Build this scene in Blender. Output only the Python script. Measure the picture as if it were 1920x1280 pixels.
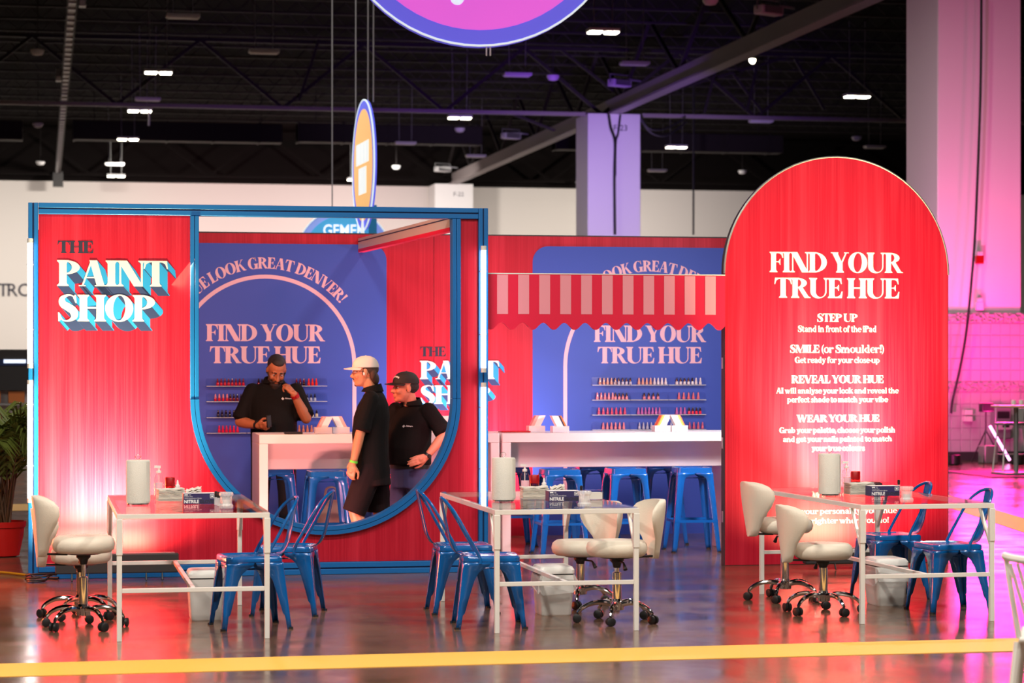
import bpy, bmesh, math, random
from math import sin, cos, pi, radians as R, atan2, hypot
from mathutils import Vector as V, Matrix as M
from mathutils.geometry import tessellate_polygon
random.seed(7)
for o in list(bpy.data.objects): bpy.data.objects.remove(o, do_unlink=True)
SC = bpy.context.scene; COL = SC.collection

# ------------------------------------------------------------------ camera
FPX = 4533.0; CH = 1.63; HOR = 684.0
YAW = math.atan(882/FPX); CA, SA = cos(YAW), sin(YAW)
cam = bpy.data.cameras.new('camera'); cam.lens = 85; cam.sensor_width = 36
cam.shift_y = 44/1920; cam.clip_start = .5; cam.clip_end = 400
cam.dof.use_dof = True; cam.dof.focus_distance = 17.5; cam.dof.aperture_fstop = 3.5
camo = bpy.data.objects.new('camera', cam); COL.objects.link(camo)
camo.location = (0, 0, CH); camo.rotation_euler = (pi/2, 0, -YAW)
SC.camera = camo

# ------------------------------------------------------------------ world, exposure, hall lamps
w = bpy.data.worlds.new('world'); SC.world = w; w.use_nodes = True
w.node_tree.nodes['Background'].inputs[0].default_value = (1, .9, .85, 1)
w.node_tree.nodes['Background'].inputs[1].default_value = .035
SC.view_settings.view_transform = 'Standard'; SC.view_settings.look = 'None'
SC.view_settings.gamma = 1; SC.view_settings.use_curve_mapping = False
SC.view_settings.exposure = 0.0

def aim(o, target):
    d = V(target) - o.location
    o.rotation_euler = d.to_track_quat('-Z', 'Y').to_euler()
def area(name, loc, target, power, sx, sy, col=(1, 1, 1), spread=180):
    l = bpy.data.lights.new(name, 'AREA'); l.shape = 'RECTANGLE'; l.size = sx; l.size_y = sy
    l.energy = power; l.color = col; l.spread = R(spread)
    o = bpy.data.objects.new(name, l); COL.objects.link(o); o.location = loc; aim(o, target); return o
def spot(name, loc, target, power, ang, col=(1, 1, 1), blend=.6, rad=.08):
    l = bpy.data.lights.new(name, 'SPOT'); l.energy = power; l.color = col; l.spot_size = R(ang)
    l.spot_blend = blend; l.shadow_soft_size = rad
    o = bpy.data.objects.new(name, l); COL.objects.link(o); o.location = loc; aim(o, target); return o
WARM = (1, .91, .80)
# hall high-bay lamps over the near part of the hall (same grid as the fixtures in view)
for x in (-7, 0.5, 8):
    for y in (3, 11):
        area('high_bay_lamp', (x, y, 8.6), (x, y, 0), 570, .7, .35, WARM)
area('high_bay_lamp', (-7, 19, 8.6), (-7, 19, 0), 60, .7, .35, WARM)
for x, y in ((10.0, 26), (10.8, 22.5), (2, 34), (10, 34), (2, 44), (-4, 60), (6, 60)):
    area('high_bay_lamp', (x, y, 8.6), (x, y, 0), 330 if y < 30 else (600 if y == 60 else 240), .7, .35, WARM)
for x in (-6, 3, 12, 22):
    area('wall_wash_lamp', (x, 86, 8.4), (x, 92, 0), 820, .7, .35, WARM)
# white wash bars on the floor in front of the red panels
area('wash_fill_light', (.46, 18.42, .23), (.46, 18.80, 1.2), 112, .62, .05, (1, .84, .40), 84)
area('wash_fill_light', (.46, 18.42, .23), (.46, 18.80, 1.0), 44, .7, .05, (1, .76, .44), 150)
area('wash_fill_light', (6.42, 18.34, .2), (6.42, 18.92, 1.45), 112, .36, .05, (1, .86, .42), 72)
area('wash_fill_light', (6.42, 18.34, .2), (6.42, 18.92, 1.1), 46, .45, .05, (1, .78, .44), 140)
area('wash_fill_light', (3.95, 22.28, .15), (3.95, 22.65, .9), 75, .55, .05, (1, .72, .72), 120)
# unseen washes: red-orange behind the frame, cool white behind the arch
area('wash_fill_light', (1.75, 18.98, .25), (2.7, 20.6, 1.0), 26, .5, .08, (1, .30, .26), 150)
area('wash_fill_light', (1.0, 19.0, 2.5), (2.75, 20.4, 1.1), 46, .6, .6, (1, .24, .09), 120)
area('wash_fill_light', (3.36, 18.95, 1.2), (4.3, 20.6, .9), 13, .08, .8, (1, .25, .28), 140)  # added fill behind the right post, tints the counter apron pink
area('wash_fill_light', (6.0, 19.25, 1.7), (4.9, 20.7, .85), 30, .3, .3, (1, .86, .92), 130)  # added fill behind the arch, brightens the counter apron
area('wash_fill_light', (6.6, 20.2, 2.6), (5.4, 22.6, .7), 9, .3, .3, (.75, .8, 1), 120)
# colour washes of the hall
MAG = (1, .05, .42)
for x in (14.6, 15.7, 16.8):
    spot('uplight_beam', (x, 37.3, .25), (x, 39.1, 3.6), 560, 95, (1, .02, .30), 1, .15)
spot('uplight_beam', (13.2, 36, .4), (15.7, 39.1, 5.5), 800, 60, (1, .32, .72), 1, .2)
spot('uplight_beam', (12.4, 35.2, .3), (15.7, 39.1, 1.3), 1100, 42, (1, .03, .36), 1, .15)
area('wash_fill_light', (15.7, 38.3, 1.6), (11.5, 27, 0), 150, 1.2, .4, (1, .015, .22), 140)  # added light, stands in for uplight spill on the floor
spot('uplight_beam', (14.2, 54, .4), (15.8, 66, 5.0), 4600, 46, (.78, .58, 1), 1, .2)
spot('uplight_beam', (11.5, 50, .4), (15, 64, 10.0), 5000, 50, (.3, .08, 1), 1, .2)
spot('uplight_beam', (7.5, 52, .4), (8, 67, 9.8), 1300, 60, (.4, .12, 1), 1, .2)
spot('uplight_beam', (7.5, 84, .4), (8.5, 95, 8.3), 1500, 66, (1, .03, .25), 1, .2)
spot('uplight_beam', (-.55, 21.6, .05), (-.3, 20.9, 1.0), 110, 120, (1, .32, .03), 1, .05)
area('wash_fill_light', (-1.3, 18.6, .7), (-.4, 16.2, 0), 120, .4, .4, (1, .14, .04), 150)  # added unseen lamp, reddens the floor at the left

# ------------------------------------------------------------------ helpers
def at(px, d):                              # photo column + distance -> floor point
    l = (px-960)/FPX*d
    return (d*SA + l*CA, d*CA - l*SA)
def fl(px, py, z=0.0):                      # photo point on the level z -> world
    d = FPX*(CH-z)/(py-HOR); x, y = at(px, d); return V((x, y, z))
def plane(px, py, Y):                       # photo point on the plane y = Y
    k = (px-960)/FPX; d = Y/(CA-k*SA); x, _ = at(px, d); return (x, CH-(py-HOR)*d/FPX)

def new(name, data=None, parent=None, loc=None):
    o = bpy.data.objects.new(name, data); COL.objects.link(o)
    if parent is not None: o.parent = parent
    if loc is not None: o.location = loc
    return o
def thing(name, label, cat, loc=(0, 0, 0), rz=0, group=None):
    o = new(name, None, None, loc); o.rotation_euler.z = rz; o.empty_display_size = .1
    return tag(o, label, cat, group)
def tag(o, label, cat=None, group=None):
    o['label'] = label
    if cat: o['category'] = cat
    if group: o['group'] = group
    return o
def struct(o): o['kind'] = 'structure'; return o
def dup(o, parent=None, **kw):
    c = o.copy(); COL.objects.link(c)
    if parent is not None: c.parent = parent
    for ch in o.children: dup(ch, c)
    return c
def place(o, loc, rz=0, label=None, group=None):
    o.location = loc; o.rotation_euler.z = rz
    if label: o['label'] = label
    if group: o['group'] = group
    return o

class MB:
    def __init__(s): s.v = []; s.f = []; s.m = []; s.mi = 0
    def add(s, vs, fs):
        b = len(s.v); s.v += [tuple(q) for q in vs]
        for f in fs: s.f.append(tuple(i+b for i in f)); s.m.append(s.mi)
        return s
    def box(s, x0, x1, y0, y1, z0, z1):
        return s.add([(x0,y0,z0),(x1,y0,z0),(x1,y1,z0),(x0,y1,z0),(x0,y0,z1),(x1,y0,z1),(x1,y1,z1),(x0,y1,z1)],
            [(3,2,1,0),(4,5,6,7),(0,1,5,4),(1,2,6,5),(2,3,7,6),(3,0,4,7)])
    def bar(s, p, q, w, h=None, up=(0,0,1)):          # rectangular bar from p to q
        p, q = V(p), V(q); h = h or w; d = (q-p).normalized(); u = V(up)
        if abs(d.dot(u)) > .98: u = V((0,1,0))
        a = d.cross(u).normalized(); b = a.cross(d); vs = []
        for e in (p, q):
            for i, j in ((-1,-1),(1,-1),(1,1),(-1,1)): vs.append(e + a*(w/2*i) + b*(h/2*j))
        return s.add(vs, [(0,1,2,3),(7,6,5,4),(1,0,4,5),(2,1,5,6),(3,2,6,7),(0,3,7,4)])
    def rings(s, rs, cap=True, closed=False):
        n = len(rs[0]); vs = [p for r in rs for p in r]; fs = []
        m = len(rs)
        for i in range(m if closed else m-1):
            for j in range(n):
                a, b = i*n+j, i*n+(j+1) % n; c, d = ((i+1) % m)*n+(j+1) % n, ((i+1) % m)*n+j
                fs.append((a, b, c, d))
        if cap and not closed:
            fs.append(tuple(range(n-1, -1, -1))); fs.append(tuple((m-1)*n+j for j in range(n)))
        return s.add(vs, fs)
    def tube(s, path, r, n=8, closed=False, cap=True):
        P = [V(p) for p in path]; k = len(P); rr = r if isinstance(r, (list, tuple)) else [r]*k
        rs = []; prev = None
        for i in range(k):
            if closed: t = P[(i+1) % k]-P[i-1]
            else: t = P[min(i+1, k-1)]-P[max(i-1, 0)]
            t.normalize()
            if prev is None:
                u = V((0,0,1)) if abs(t.z) < .9 else V((1,0,0)); a = t.cross(u).normalized()
            else: a = (prev - t*prev.dot(t)).normalized()
            prev = a; b = t.cross(a)
            rs.append([P[i] + (a*cos(2*pi*j/n)+b*sin(2*pi*j/n))*rr[i] for j in range(n)])
        return s.rings(rs, cap, closed)
    def lathe(s, prof, n=16, c=(0,0,0)):              # prof: (radius, z)
        rs = [[(c[0]+r*cos(2*pi*j/n), c[1]+r*sin(2*pi*j/n), c[2]+z) for j in range(n)] for r, z in prof]
        return s.rings(rs)
    def prism(s, poly, f0, f1):                       # poly 2-D, f0/f1 map (x,y)->3-D for near and far face
        n = len(poly); vs = [f0(*p) for p in poly]+[f1(*p) for p in poly]
        fs = [tuple(range(n)), tuple(range(2*n-1, n-1, -1))]
        fs += [((j+1) % n, j, n+j, n+(j+1) % n) for j in range(n)]
        return s.add(vs, fs)
    def ell(s, c, r, n=14, m=8, rot=None):            # ellipsoid
        rs = []; c = V(c)
        for i in range(m+1):
            t = pi*i/m; z = -cos(t); q = max(sin(t), .02)
            ring = []
            for j in range(n):
                p = V((r[0]*q*cos(2*pi*j/n), r[1]*q*sin(2*pi*j/n), r[2]*z))
                if rot: p = rot @ p
                ring.append(c+p)
            rs.append(ring)
        return s.rings(rs)
    def obj(s, name, mats, parent=None, loc=None, smooth=35, bevel=0, fix=True, solid=0):
        me = bpy.data.meshes.new(name); me.from_pydata(s.v, [], s.f)
        for m in (mats if isinstance(mats, (list, tuple)) else [mats]): me.materials.append(m)
        me.polygons.foreach_set('material_index', s.m)
        if fix:
            bm = bmesh.new(); bm.from_mesh(me); bmesh.ops.recalc_face_normals(bm, faces=bm.faces); bm.to_mesh(me); bm.free()
        if smooth:
            me.polygons.foreach_set('use_smooth', [True]*len(me.polygons)); me.set_sharp_from_angle(angle=R(smooth))
        o = new(name, me, parent, loc)
        if solid:
            md = o.modifiers.new('solid', 'SOLIDIFY'); md.thickness = solid; md.offset = 0
        if bevel:
            md = o.modifiers.new('bevel', 'BEVEL'); md.width = bevel; md.segments = 2; md.limit_method = 'ANGLE'
        return o
def boxo(name, m, parent, x0, x1, y0, y1, z0, z1, bevel=0):
    return MB().box(x0, x1, y0, y1, z0, z1).obj(name, m, parent, bevel=bevel)

def cr(pts, n=8):                                     # catmull-rom through pts (tuples of any length)
    out = []
    P = [pts[0]]+list(pts)+[pts[-1]]
    for i in range(1, len(P)-2):
        for k in range(n):
            t = k/n; a, b, c, d = P[i-1], P[i], P[i+1], P[i+2]
            out.append(tuple(.5*(2*b[q]+(c[q]-a[q])*t+(2*a[q]-5*b[q]+4*c[q]-d[q])*t*t+(3*b[q]-a[q]-3*c[q]+d[q])*t**3) for q in range(len(b))))
    out.append(tuple(pts[-1])); return out

# ------------------------------------------------------------------ materials
def srgb(r, g, b):
    f = lambda c: (c/255/12.92 if c/255 <= .04045 else ((c/255+.055)/1.055)**2.4)
    return (f(r), f(g), f(b), 1)
def mat(name, col, rough=.5, metal=0, emit=None, es=0, spec=.5, coat=0, bump=None, trans=0, var=None):
    m = bpy.data.materials.new(name); m.use_nodes = True; nt = m.node_tree; b = nt.nodes['Principled BSDF']
    if len(col) == 3: col = (*col, 1)
    b.inputs['Base Color'].default_value = col; b.inputs['Roughness'].default_value = rough
    b.inputs['Metallic'].default_value = metal; b.inputs['Specular IOR Level'].default_value = spec
    b.inputs['Coat Weight'].default_value = coat; b.inputs['Coat Roughness'].default_value = .08
    b.inputs['Transmission Weight'].default_value = trans
    if emit: b.inputs['Emission Color'].default_value = (*emit[:3], 1); b.inputs['Emission Strength'].default_value = es
    tc = None
    if bump or var:
        tc = nt.nodes.new('ShaderNodeTexCoord'); n = nt.nodes.new('ShaderNodeTexNoise')
        n.inputs['Scale'].default_value = (bump or var)[0]; n.inputs['Detail'].default_value = 4
        nt.links.new(tc.outputs['Object'], n.inputs['Vector'])
        if bump:
            bp = nt.nodes.new('ShaderNodeBump'); bp.inputs['Strength'].default_value = bump[1]; bp.inputs['Distance'].default_value = .01
            nt.links.new(n.outputs['Fac'], bp.inputs['Height']); nt.links.new(bp.outputs['Normal'], b.inputs['Normal'])
        if var:
            mx = nt.nodes.new('ShaderNodeMixRGB'); mx.inputs[1].default_value = col
            mx.inputs[2].default_value = (*[min(1, c*(1+var[1])) for c in col[:3]], 1)
            nt.links.new(n.outputs['Fac'], mx.inputs[0]); nt.links.new(mx.outputs[0], b.inputs['Base Color'])
    return m
def glass(name, tint=(1, 1, 1), rough=.02, ior=1.45, gain=1.0):
    m = bpy.data.materials.new(name); m.use_nodes = True; nt = m.node_tree; nt.nodes.clear()
    o = nt.nodes.new('ShaderNodeOutputMaterial'); mx = nt.nodes.new('ShaderNodeMixShader')
    t = nt.nodes.new('ShaderNodeBsdfTransparent'); g = nt.nodes.new('ShaderNodeBsdfGlossy'); f = nt.nodes.new('ShaderNodeMath'); f.operation = 'MULTIPLY_ADD'; lw = nt.nodes.new('ShaderNodeLayerWeight'); lw.inputs[0].default_value = .5; pw = nt.nodes.new('ShaderNodeMath'); pw.operation = 'POWER'; pw.inputs[1].default_value = 5
    t.inputs[0].default_value = (*tint, 1); g.inputs['Roughness'].default_value = rough; r0 = ((ior-1)/(ior+1))**2; f.inputs[1].default_value = 1-r0; f.inputs[2].default_value = r0
    nt.links.new(lw.outputs['Facing'], pw.inputs[0]); nt.links.new(pw.outputs[0], f.inputs[0])
    ml = nt.nodes.new('ShaderNodeMath'); ml.operation = 'MULTIPLY'; ml.inputs[1].default_value = gain; ml.use_clamp = True
    nt.links.new(f.outputs[0], ml.inputs[0]); nt.links.new(ml.outputs[0], mx.inputs[0])
    nt.links.new(t.outputs[0], mx.inputs[1]); nt.links.new(g.outputs[0], mx.inputs[2]); nt.links.new(mx.outputs[0], o.inputs[0])
    return m
def milky(name, col, fac):
    m = bpy.data.materials.new(name); m.use_nodes = True; nt = m.node_tree; nt.nodes.clear()
    o = nt.nodes.new('ShaderNodeOutputMaterial'); mx = nt.nodes.new('ShaderNodeMixShader'); t = nt.nodes.new('ShaderNodeBsdfTransparent')
    p = nt.nodes.new('ShaderNodeBsdfPrincipled'); p.inputs['Base Color'].default_value = (*col, 1); p.inputs['Roughness'].default_value = .25; mx.inputs[0].default_value = fac
    nt.links.new(t.outputs[0], mx.inputs[1]); nt.links.new(p.outputs[0], mx.inputs[2]); nt.links.new(mx.outputs[0], o.inputs[0]); return m
def wood(name, dark, light):
    m = mat(name, dark, .42, spec=.35); nt = m.node_tree; b = nt.nodes['Principled BSDF']
    tc = nt.nodes.new('ShaderNodeTexCoord'); L = nt.links.new
    def noise(sx, sz, detail, lo, hi, dist=0):
        mp = nt.nodes.new('ShaderNodeMapping'); mp.inputs['Scale'].default_value = (sx, 1, sz)
        n = nt.nodes.new('ShaderNodeTexNoise'); n.inputs['Scale'].default_value = 1; n.inputs['Detail'].default_value = detail
        n.inputs['Distortion'].default_value = dist
        r = nt.nodes.new('ShaderNodeMapRange'); r.inputs[1].default_value = lo; r.inputs[2].default_value = hi
        L(tc.outputs['Object'], mp.inputs[0]); L(mp.outputs[0], n.inputs['Vector']); L(n.outputs['Fac'], r.inputs[0]); return r.outputs[0]
    a = noise(9, .25, 3, .48, .72); c = noise(90, .9, 4, .42, .75, .6)
    ad = nt.nodes.new('ShaderNodeMath'); ad.operation = 'MULTIPLY_ADD'; ad.use_clamp = True
    L(a, ad.inputs[0]); ad.inputs[1].default_value = .55
    m2 = nt.nodes.new('ShaderNodeMath'); m2.operation = 'MULTIPLY'; m2.inputs[1].default_value = .45; L(c, m2.inputs[0]); L(m2.outputs[0], ad.inputs[2])
    mx = nt.nodes.new('ShaderNodeMixRGB'); mx.inputs[1].default_value = dark; mx.inputs[2].default_value = light
    L(ad.outputs[0], mx.inputs[0]); L(mx.outputs[0], b.inputs['Base Color'])
    return m
RED = (.60, .004, .03, 1)
M_ = dict(
 redwood=wood('red_wood_print', (.45, .0028, .022, 1), (.68, .027, .060, 1)),
 bluepaint=mat('blue_paint', srgb(6, 104, 178), .4),
 groove=mat('groove_blue', srgb(14, 40, 90), .6),
 panelblue=mat('panel_blue_print', srgb(54, 82, 184), .5),
 pinkprint=mat('pale_pink_print', srgb(240, 190, 205), .5),
 whiteprint=mat('white_print', (.66, .66, .65), .5),
 navy=mat('navy_print', srgb(34, 34, 58), .5), exblue=mat('extrude_blue', srgb(24, 140, 205), .5),
 exnavy=mat('extrude_navy', srgb(36, 52, 98), .5), exmid=mat('extrude_mid', srgb(28, 105, 165), .5),
 awnred=mat('awning_red', srgb(226, 8, 62), .55), awnpink=mat('awning_pink', srgb(236, 150, 165), .55),
 whitepaint=mat('white_powder_coat', (.80, .78, .74), .35), whitelam=mat('white_laminate', (.82, .79, .79), .3),
 chairblue=mat('blue_metal', srgb(6, 96, 172), .22, .1, coat=.6),
 stoolblue=mat('blue_stool_metal', srgb(18, 102, 190), .25, .12, coat=.5),
 cream=mat('cream_vinyl', (.78, .71, .60), .5, bump=(120, .12)),
 chrome=mat('chrome', (.85, .85, .87), .08, 1), black=mat('black_plastic', (.012, .012, .013), .45),
 rubber=mat('black_rubber', (.01, .01, .01), .7), glasstop=glass('clear_glass', (.97, .98, .975), .015, 1.45, .75),
 acrylic=glass('clear_acrylic', (.97, .97, .985), .06, 1.6, 1.2), crystal=glass('ridged_acrylic', (.985, .985, .99), .08, 1.45, 1.1),
 tube=mat('lit_led_tube', (1, 1, 1), .4, emit=(1, .86, .82), es=9), paper=mat('paper_towel', (.80, .77, .70), .9, bump=(260, .5)),
 paperwhite=mat('folded_paper', (.80, .77, .70), .8), purple=mat('glove_box_purple', srgb(48, 42, 92), .45),
 whiteink=mat('white_ink', (.85, .85, .85), .5), blackink=mat('black_ink', (.02, .02, .03), .5),
 darkred=mat('dark_red_cap', srgb(165, 10, 18), .35), amber=glass('smoky_bottle', (.42, .22, .22), .05, 1.5, 1.5),
 whiteplast=mat('white_plastic', (.80, .79, .77), .4), bag=milky('thin_plastic_bag', (.85, .84, .83), .5),
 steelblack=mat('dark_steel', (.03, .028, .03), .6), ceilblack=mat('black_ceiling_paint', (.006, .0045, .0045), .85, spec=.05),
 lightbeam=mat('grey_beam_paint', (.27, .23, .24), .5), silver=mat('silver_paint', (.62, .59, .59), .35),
 beam=mat('dark_beam_paint', (.03, .025, .026), .6, spec=.15), jarglass=milky('cut_acrylic_jar', (.88, .86, .88), .42), frost=milky('frosted_acrylic', (.80, .82, .84), .45), lipglare=milky('lip_glare_white', (.92, .92, .93), .85),
 wallwhite=mat('hall_wall_paint', (.74, .70, .68), .85, var=(.4, .04)),
 colwhite=mat('column_paint', (.80, .78, .80), .7), lampwhite=mat('fixture_white', (.7, .7, .72), .5),
 lamplit=mat('lit_lamp_lens', (1, 1, 1), .4, emit=(1, .88, .66), es=22), yellow=mat('yellow_floor_tape', srgb(242, 184, 76), .5, var=(30, .06)),
 tile=mat('stone_tile', (.46, .42, .44), .4, var=(6, .15)), rough=mat('rough_stone', (.40, .37, .38), .8, bump=(14, 1)),
 potred=mat('red_planter', srgb(205, 22, 18), .4), soil=mat('soil', (.03, .02, .015), .9),
 leaf=mat('palm_leaf', srgb(92, 104, 42), .45, var=(5, .5)), stemc=mat('palm_stem', srgb(96, 62, 34), .6),
 cable=mat('black_cable', (.008, .008, .009), .5), orangecable=mat('orange_cable', srgb(225, 140, 20), .5),
 grey=mat('grey_metal', (.35, .35, .36), .4, .6), aluminium=mat('aluminium', (.62, .60, .60), .35, .7),
 redfab=mat('red_fabric', srgb(205, 10, 45), .7))
# ------------------------------------------------------------------ display serif lettering (own glyph drawings, cap height 1)
SW, HL, SF = .245, .055, .065
def P_(*pts): return ('p', [tuple(p) for p in pts])
def stem(x, y0=0., y1=1., w=SW, b=1, t=1, sf=SF):
    r = [(x-sf, y0), (x+w+sf, y0), (x+w+sf, y0+HL*.8), (x+w+.02, y0+HL+.025), (x+w, y0+HL+.08)] if b else [(x, y0), (x+w, y0)]
    l = [(x, y0+HL+.08), (x-.02, y0+HL+.025), (x-sf, y0+HL*.8)] if b else []
    u = [(x+w, y1-HL-.08), (x+w+.02, y1-HL-.025), (x+w+sf, y1-HL*.8), (x+w+sf, y1), (x-sf, y1), (x-sf, y1-HL*.8), (x-.02, y1-HL-.025), (x, y1-HL-.08)] if t else [(x+w, y1), (x, y1)]
    return ('p', r+u+l)
def thin(x, y0=0., y1=1., b=1, t=1): return stem(x, y0, y1, .06, b, t, .075)
def arc(cx, cy, rx, ry, ix, iy, a0, a1, icx=None, n=14):
    icx = cx if icx is None else icx
    A = [(cx+rx*cos(R(a0+(a1-a0)*k/n)), cy+ry*sin(R(a0+(a1-a0)*k/n))) for k in range(n+1)]
    B = [(icx+ix*cos(R(a0+(a1-a0)*k/n)), cy+iy*sin(R(a0+(a1-a0)*k/n))) for k in range(n+1)]
    return ('s', A, B, 0)
def ring(cx, cy, rx, ry, ix, iy, n=26, tilt=0):
    A = [(cx+rx*cos(2*pi*k/n), cy+ry*sin(2*pi*k/n)) for k in range(n)]
    B = [(cx+ix*cos(2*pi*k/n)+tilt*sin(2*pi*k/n), cy+iy*sin(2*pi*k/n)) for k in range(n)]
    return ('s', A, B, 1)
def stroke(pts, n=6):                                  # pts (x, y, width)
    q = cr(pts, n); A = []; B = []
    for i in range(len(q)):
        a, b = q[max(i-1, 0)], q[min(i+1, len(q)-1)]
        dx, dy = b[0]-a[0], b[1]-a[1]; l = hypot(dx, dy) or 1; nx, ny = -dy/l, dx/l; h = q[i][2]/2
        A.append((q[i][0]-nx*h, q[i][1]-ny*h)); B.append((q[i][0]+nx*h, q[i][1]+ny*h))
    return ('s', A, B, 0)
def topbar(x0, x1): return P_((x0, 1), (x1, 1), (x1+.03, .70), (x1-.01, .70), (x1-.06, .86), (x1-.16, 1-HL-.02), (x0, 1-HL))
def botbar(x0, x1): return P_((x0, 0), (x0, HL), (x1-.18, HL+.02), (x1-.07, .16), (x1-.01, .33), (x1+.035, .33), (x1, 0))
def midbar(x0, x1): return P_((x0, .54), (x1-.09, .54), (x1-.03, .6), (x1-.015, .66), (x1+.015, .66), (x1+.015, .36), (x1-.015, .36), (x1-.03, .43), (x1-.09, .49), (x0, .49))
def diag(x0, y0, x1, y1, w): return P_((x0, y0), (x0+w, y0), (x1+w, y1), (x1, y1))
def foot(x, y, w=.06, sf=.085, top=0):
    return P_((x-sf, y), (x+w+sf, y), (x+w+sf, y+HL*.8), (x-sf, y+HL*.8)) if not top else P_((x-sf, y-HL*.8), (x+w+sf, y-HL*.8), (x+w+sf, y), (x-sf, y))
s0 = SF
def dot(x, y, r=.105): return ('p', [(x+r*cos(2*pi*k/12), y+r*sin(2*pi*k/12)) for k in range(12)])
G = {
 'E': (.70, [stem(s0), topbar(s0+.1, .62), botbar(s0+.1, .65), midbar(s0+.2, .50)]),
 'F': (.66, [stem(s0), topbar(s0+.1, .62), midbar(s0+.2, .50)]),
 'L': (.68, [stem(s0), botbar(s0+.1, .64)]),
 'I': (.38, [stem(s0)]),
 'H': (.92, [stem(s0), stem(.92-s0-SW), P_((s0+.1, .475), (.8, .475), (.8, .545), (s0+.1, .545))]),
 'T': (.80, [stem(.40-SW/2, t=0), P_((.3, 1), (.77, 1), (.80, .68), (.765, .68), (.71, .86), (.62, .93), (.5, .945), (.3, .945), (.18, .93), (.09, .86), (.035, .68), (0, .68), (.03, 1))]),
 'N': (.92, [thin(.10), diag(.05, 1, .57, 0, .30), thin(.80, y0=.0, b=0), foot(.80, 1, top=1), foot(.10, 1, .0, .10, 1)]),
 'M': (1.12, [thin(.09), diag(.05, 1, .42, 0, .25), diag(.44, 0, .84, 1, .06), stem(.84)]),
 'A': (.90, [diag(.08, 0, .38, 1, .062), diag(.58, 0, .34, 1.0, .25), P_((.2, .31), (.62, .31), (.60, .36), (.21, .36)), foot(.075, 0, .06, .08), foot(.58, 0, .25, .065)]),
 'V': (.88, [diag(.35, 0, .04, 1, .25), diag(.45, 0, .74, 1, .062), foot(.04, 1, .25, .05, 1), foot(.74, 1, .06, .08, 1)]),
 'W': (1.28, [diag(.30, 0, .06, 1, .21), diag(.37, 0, .60, 1, .06), diag(.74, 0, .52, 1, .21), diag(.82, 0, 1.12, 1, .06), foot(.06, 1, .21, .07, 1), foot(1.12, 1, .06, .08, 1)]),
 'Y': (.84, [stem(.42-SW/2, 0, .5, t=0), P_((.30, .42), (.545, .42), (.29, 1), (.03, 1)), P_((.44, .45), (.525, .45), (.76, 1), (.695, 1)), foot(.03, 1, .26, .05, 1), foot(.70, 1, .06, .085, 1)]),
 'U': (.90, [stem(s0, .3, 1, b=0), thin(.745, .3, 1, b=0), arc((s0+.805)/2, .32, (.805-s0)/2, .34, (.745-s0-SW)/2, .275, 180, 360, (s0+SW+.745)/2)]),
 'O': (.94, [ring(.47, .5, .46, .52, .20, .47, tilt=0.02)]),
 'D': (.90, [stem(s0), arc(s0+.2, .5, .62, .5, .355, .45, -90, 90), P_((s0+.1, 0), (s0+.22, 0), (s0+.22, .05), (s0+.1, .05)), P_((s0+.1, .95), (s0+.22, .95), (s0+.22, 1), (s0+.1, 1))]),
 'P': (.74, [stem(s0), arc(s0+.2, .725, .47, .275, .215, .22, -90, 90), P_((s0+.1, .95), (s0+.22, .95), (s0+.22, 1), (s0+.1, 1)), P_((s0+.1, .45), (s0+.22, .45), (s0+.22, .5), (s0+.1, .5))]),
 'R': (.86, [stem(s0), arc(s0+.2, .74, .46, .26, .205, .207, -90, 90), P_((s0+.1, .95), (s0+.22, .95), (s0+.22, 1), (s0+.1, 1)), P_((s0+.1, .475), (s0+.24, .475), (s0+.24, .527), (s0+.1, .527)), P_((.31, .52), (.53, .52), (.80, .07), (.89, .04), (.89, 0), (.62, 0))]),
 'B': (.80, [stem(s0), arc(s0+.2, .755, .40, .245, .19, .2, -90, 90), arc(s0+.2, .27, .455, .27, .235, .225, -90, 90), P_((s0+.1, .95), (s0+.22, .95), (s0+.22, 1), (s0+.1, 1)), P_((s0+.1, 0), (s0+.22, 0), (s0+.22, .05), (s0+.1, .05)), P_((s0+.1, .49), (s0+.22, .49), (s0+.22, .54), (s0+.1, .54))]),
 'G': (.92, [arc(.47, .5, .46, .52, .20, .47, 48, 318), stem(.60, .0, .46, b=0), P_((.68, 1.0), (.74, 1.0), (.77, .68), (.735, .68), (.66, .86), (.60, .90))]),
 'C': (.86, [arc(.47, .5, .455, .52, .235, .47, 48, 318), P_((.68, 1.0), (.74, 1.0), (.77, .66), (.735, .66), (.66, .86), (.60, .90))]),
 'K': (.90, [stem(s0), diag(.24, .42, .66, 1, .065), P_((.34, .60), (.50, .66), (.84, .06), (.92, .04), (.92, 0), (.64, 0)), foot(.64, 1, .06, .085, 1), ]),
 'S': (.70, [stroke([(.60, .80, .04), (.50, .955, .05), (.34, .975, .08), (.17, .86, .17), (.19, .66, .25), (.36, .53, .28), (.53, .38, .27), (.55, .16, .20), (.38, .025, .08), (.20, .04, .05), (.08, .22, .04)]), P_((.57, 1), (.61, 1), (.635, .68), (.60, .68), (.52, .88)), P_((.04, .0), (.08, .0), (.16, .12), (.07, .34), (.03, .34))]),
 '!': (.30, [P_((.05, 1), (.27, 1), (.19, .32), (.13, .32)), dot(.16, .1)]),
 ',': (.24, [dot(.12, .09, .1), P_((.10, .0), (.22, .08), (.17, -.12), (.06, -.2), (.05, -.17), (.11, -.08))]),
 '-': (.34, [P_((.04, .28), (.30, .28), (.30, .37), (.04, .37))]),
 '(': (.30, [stroke([(.28, 1.05, .03), (.14, .75, .10), (.09, .42, .14), (.14, .1, .10), (.28, -.2, .03)])]),
 ')': (.30, [stroke([(.02, 1.05, .03), (.16, .75, .10), (.21, .42, .14), (.16, .1, .10), (.02, -.2, .03)])]),
 ' ': (.26, []),
}
XH, LW = .68, .165
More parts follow.
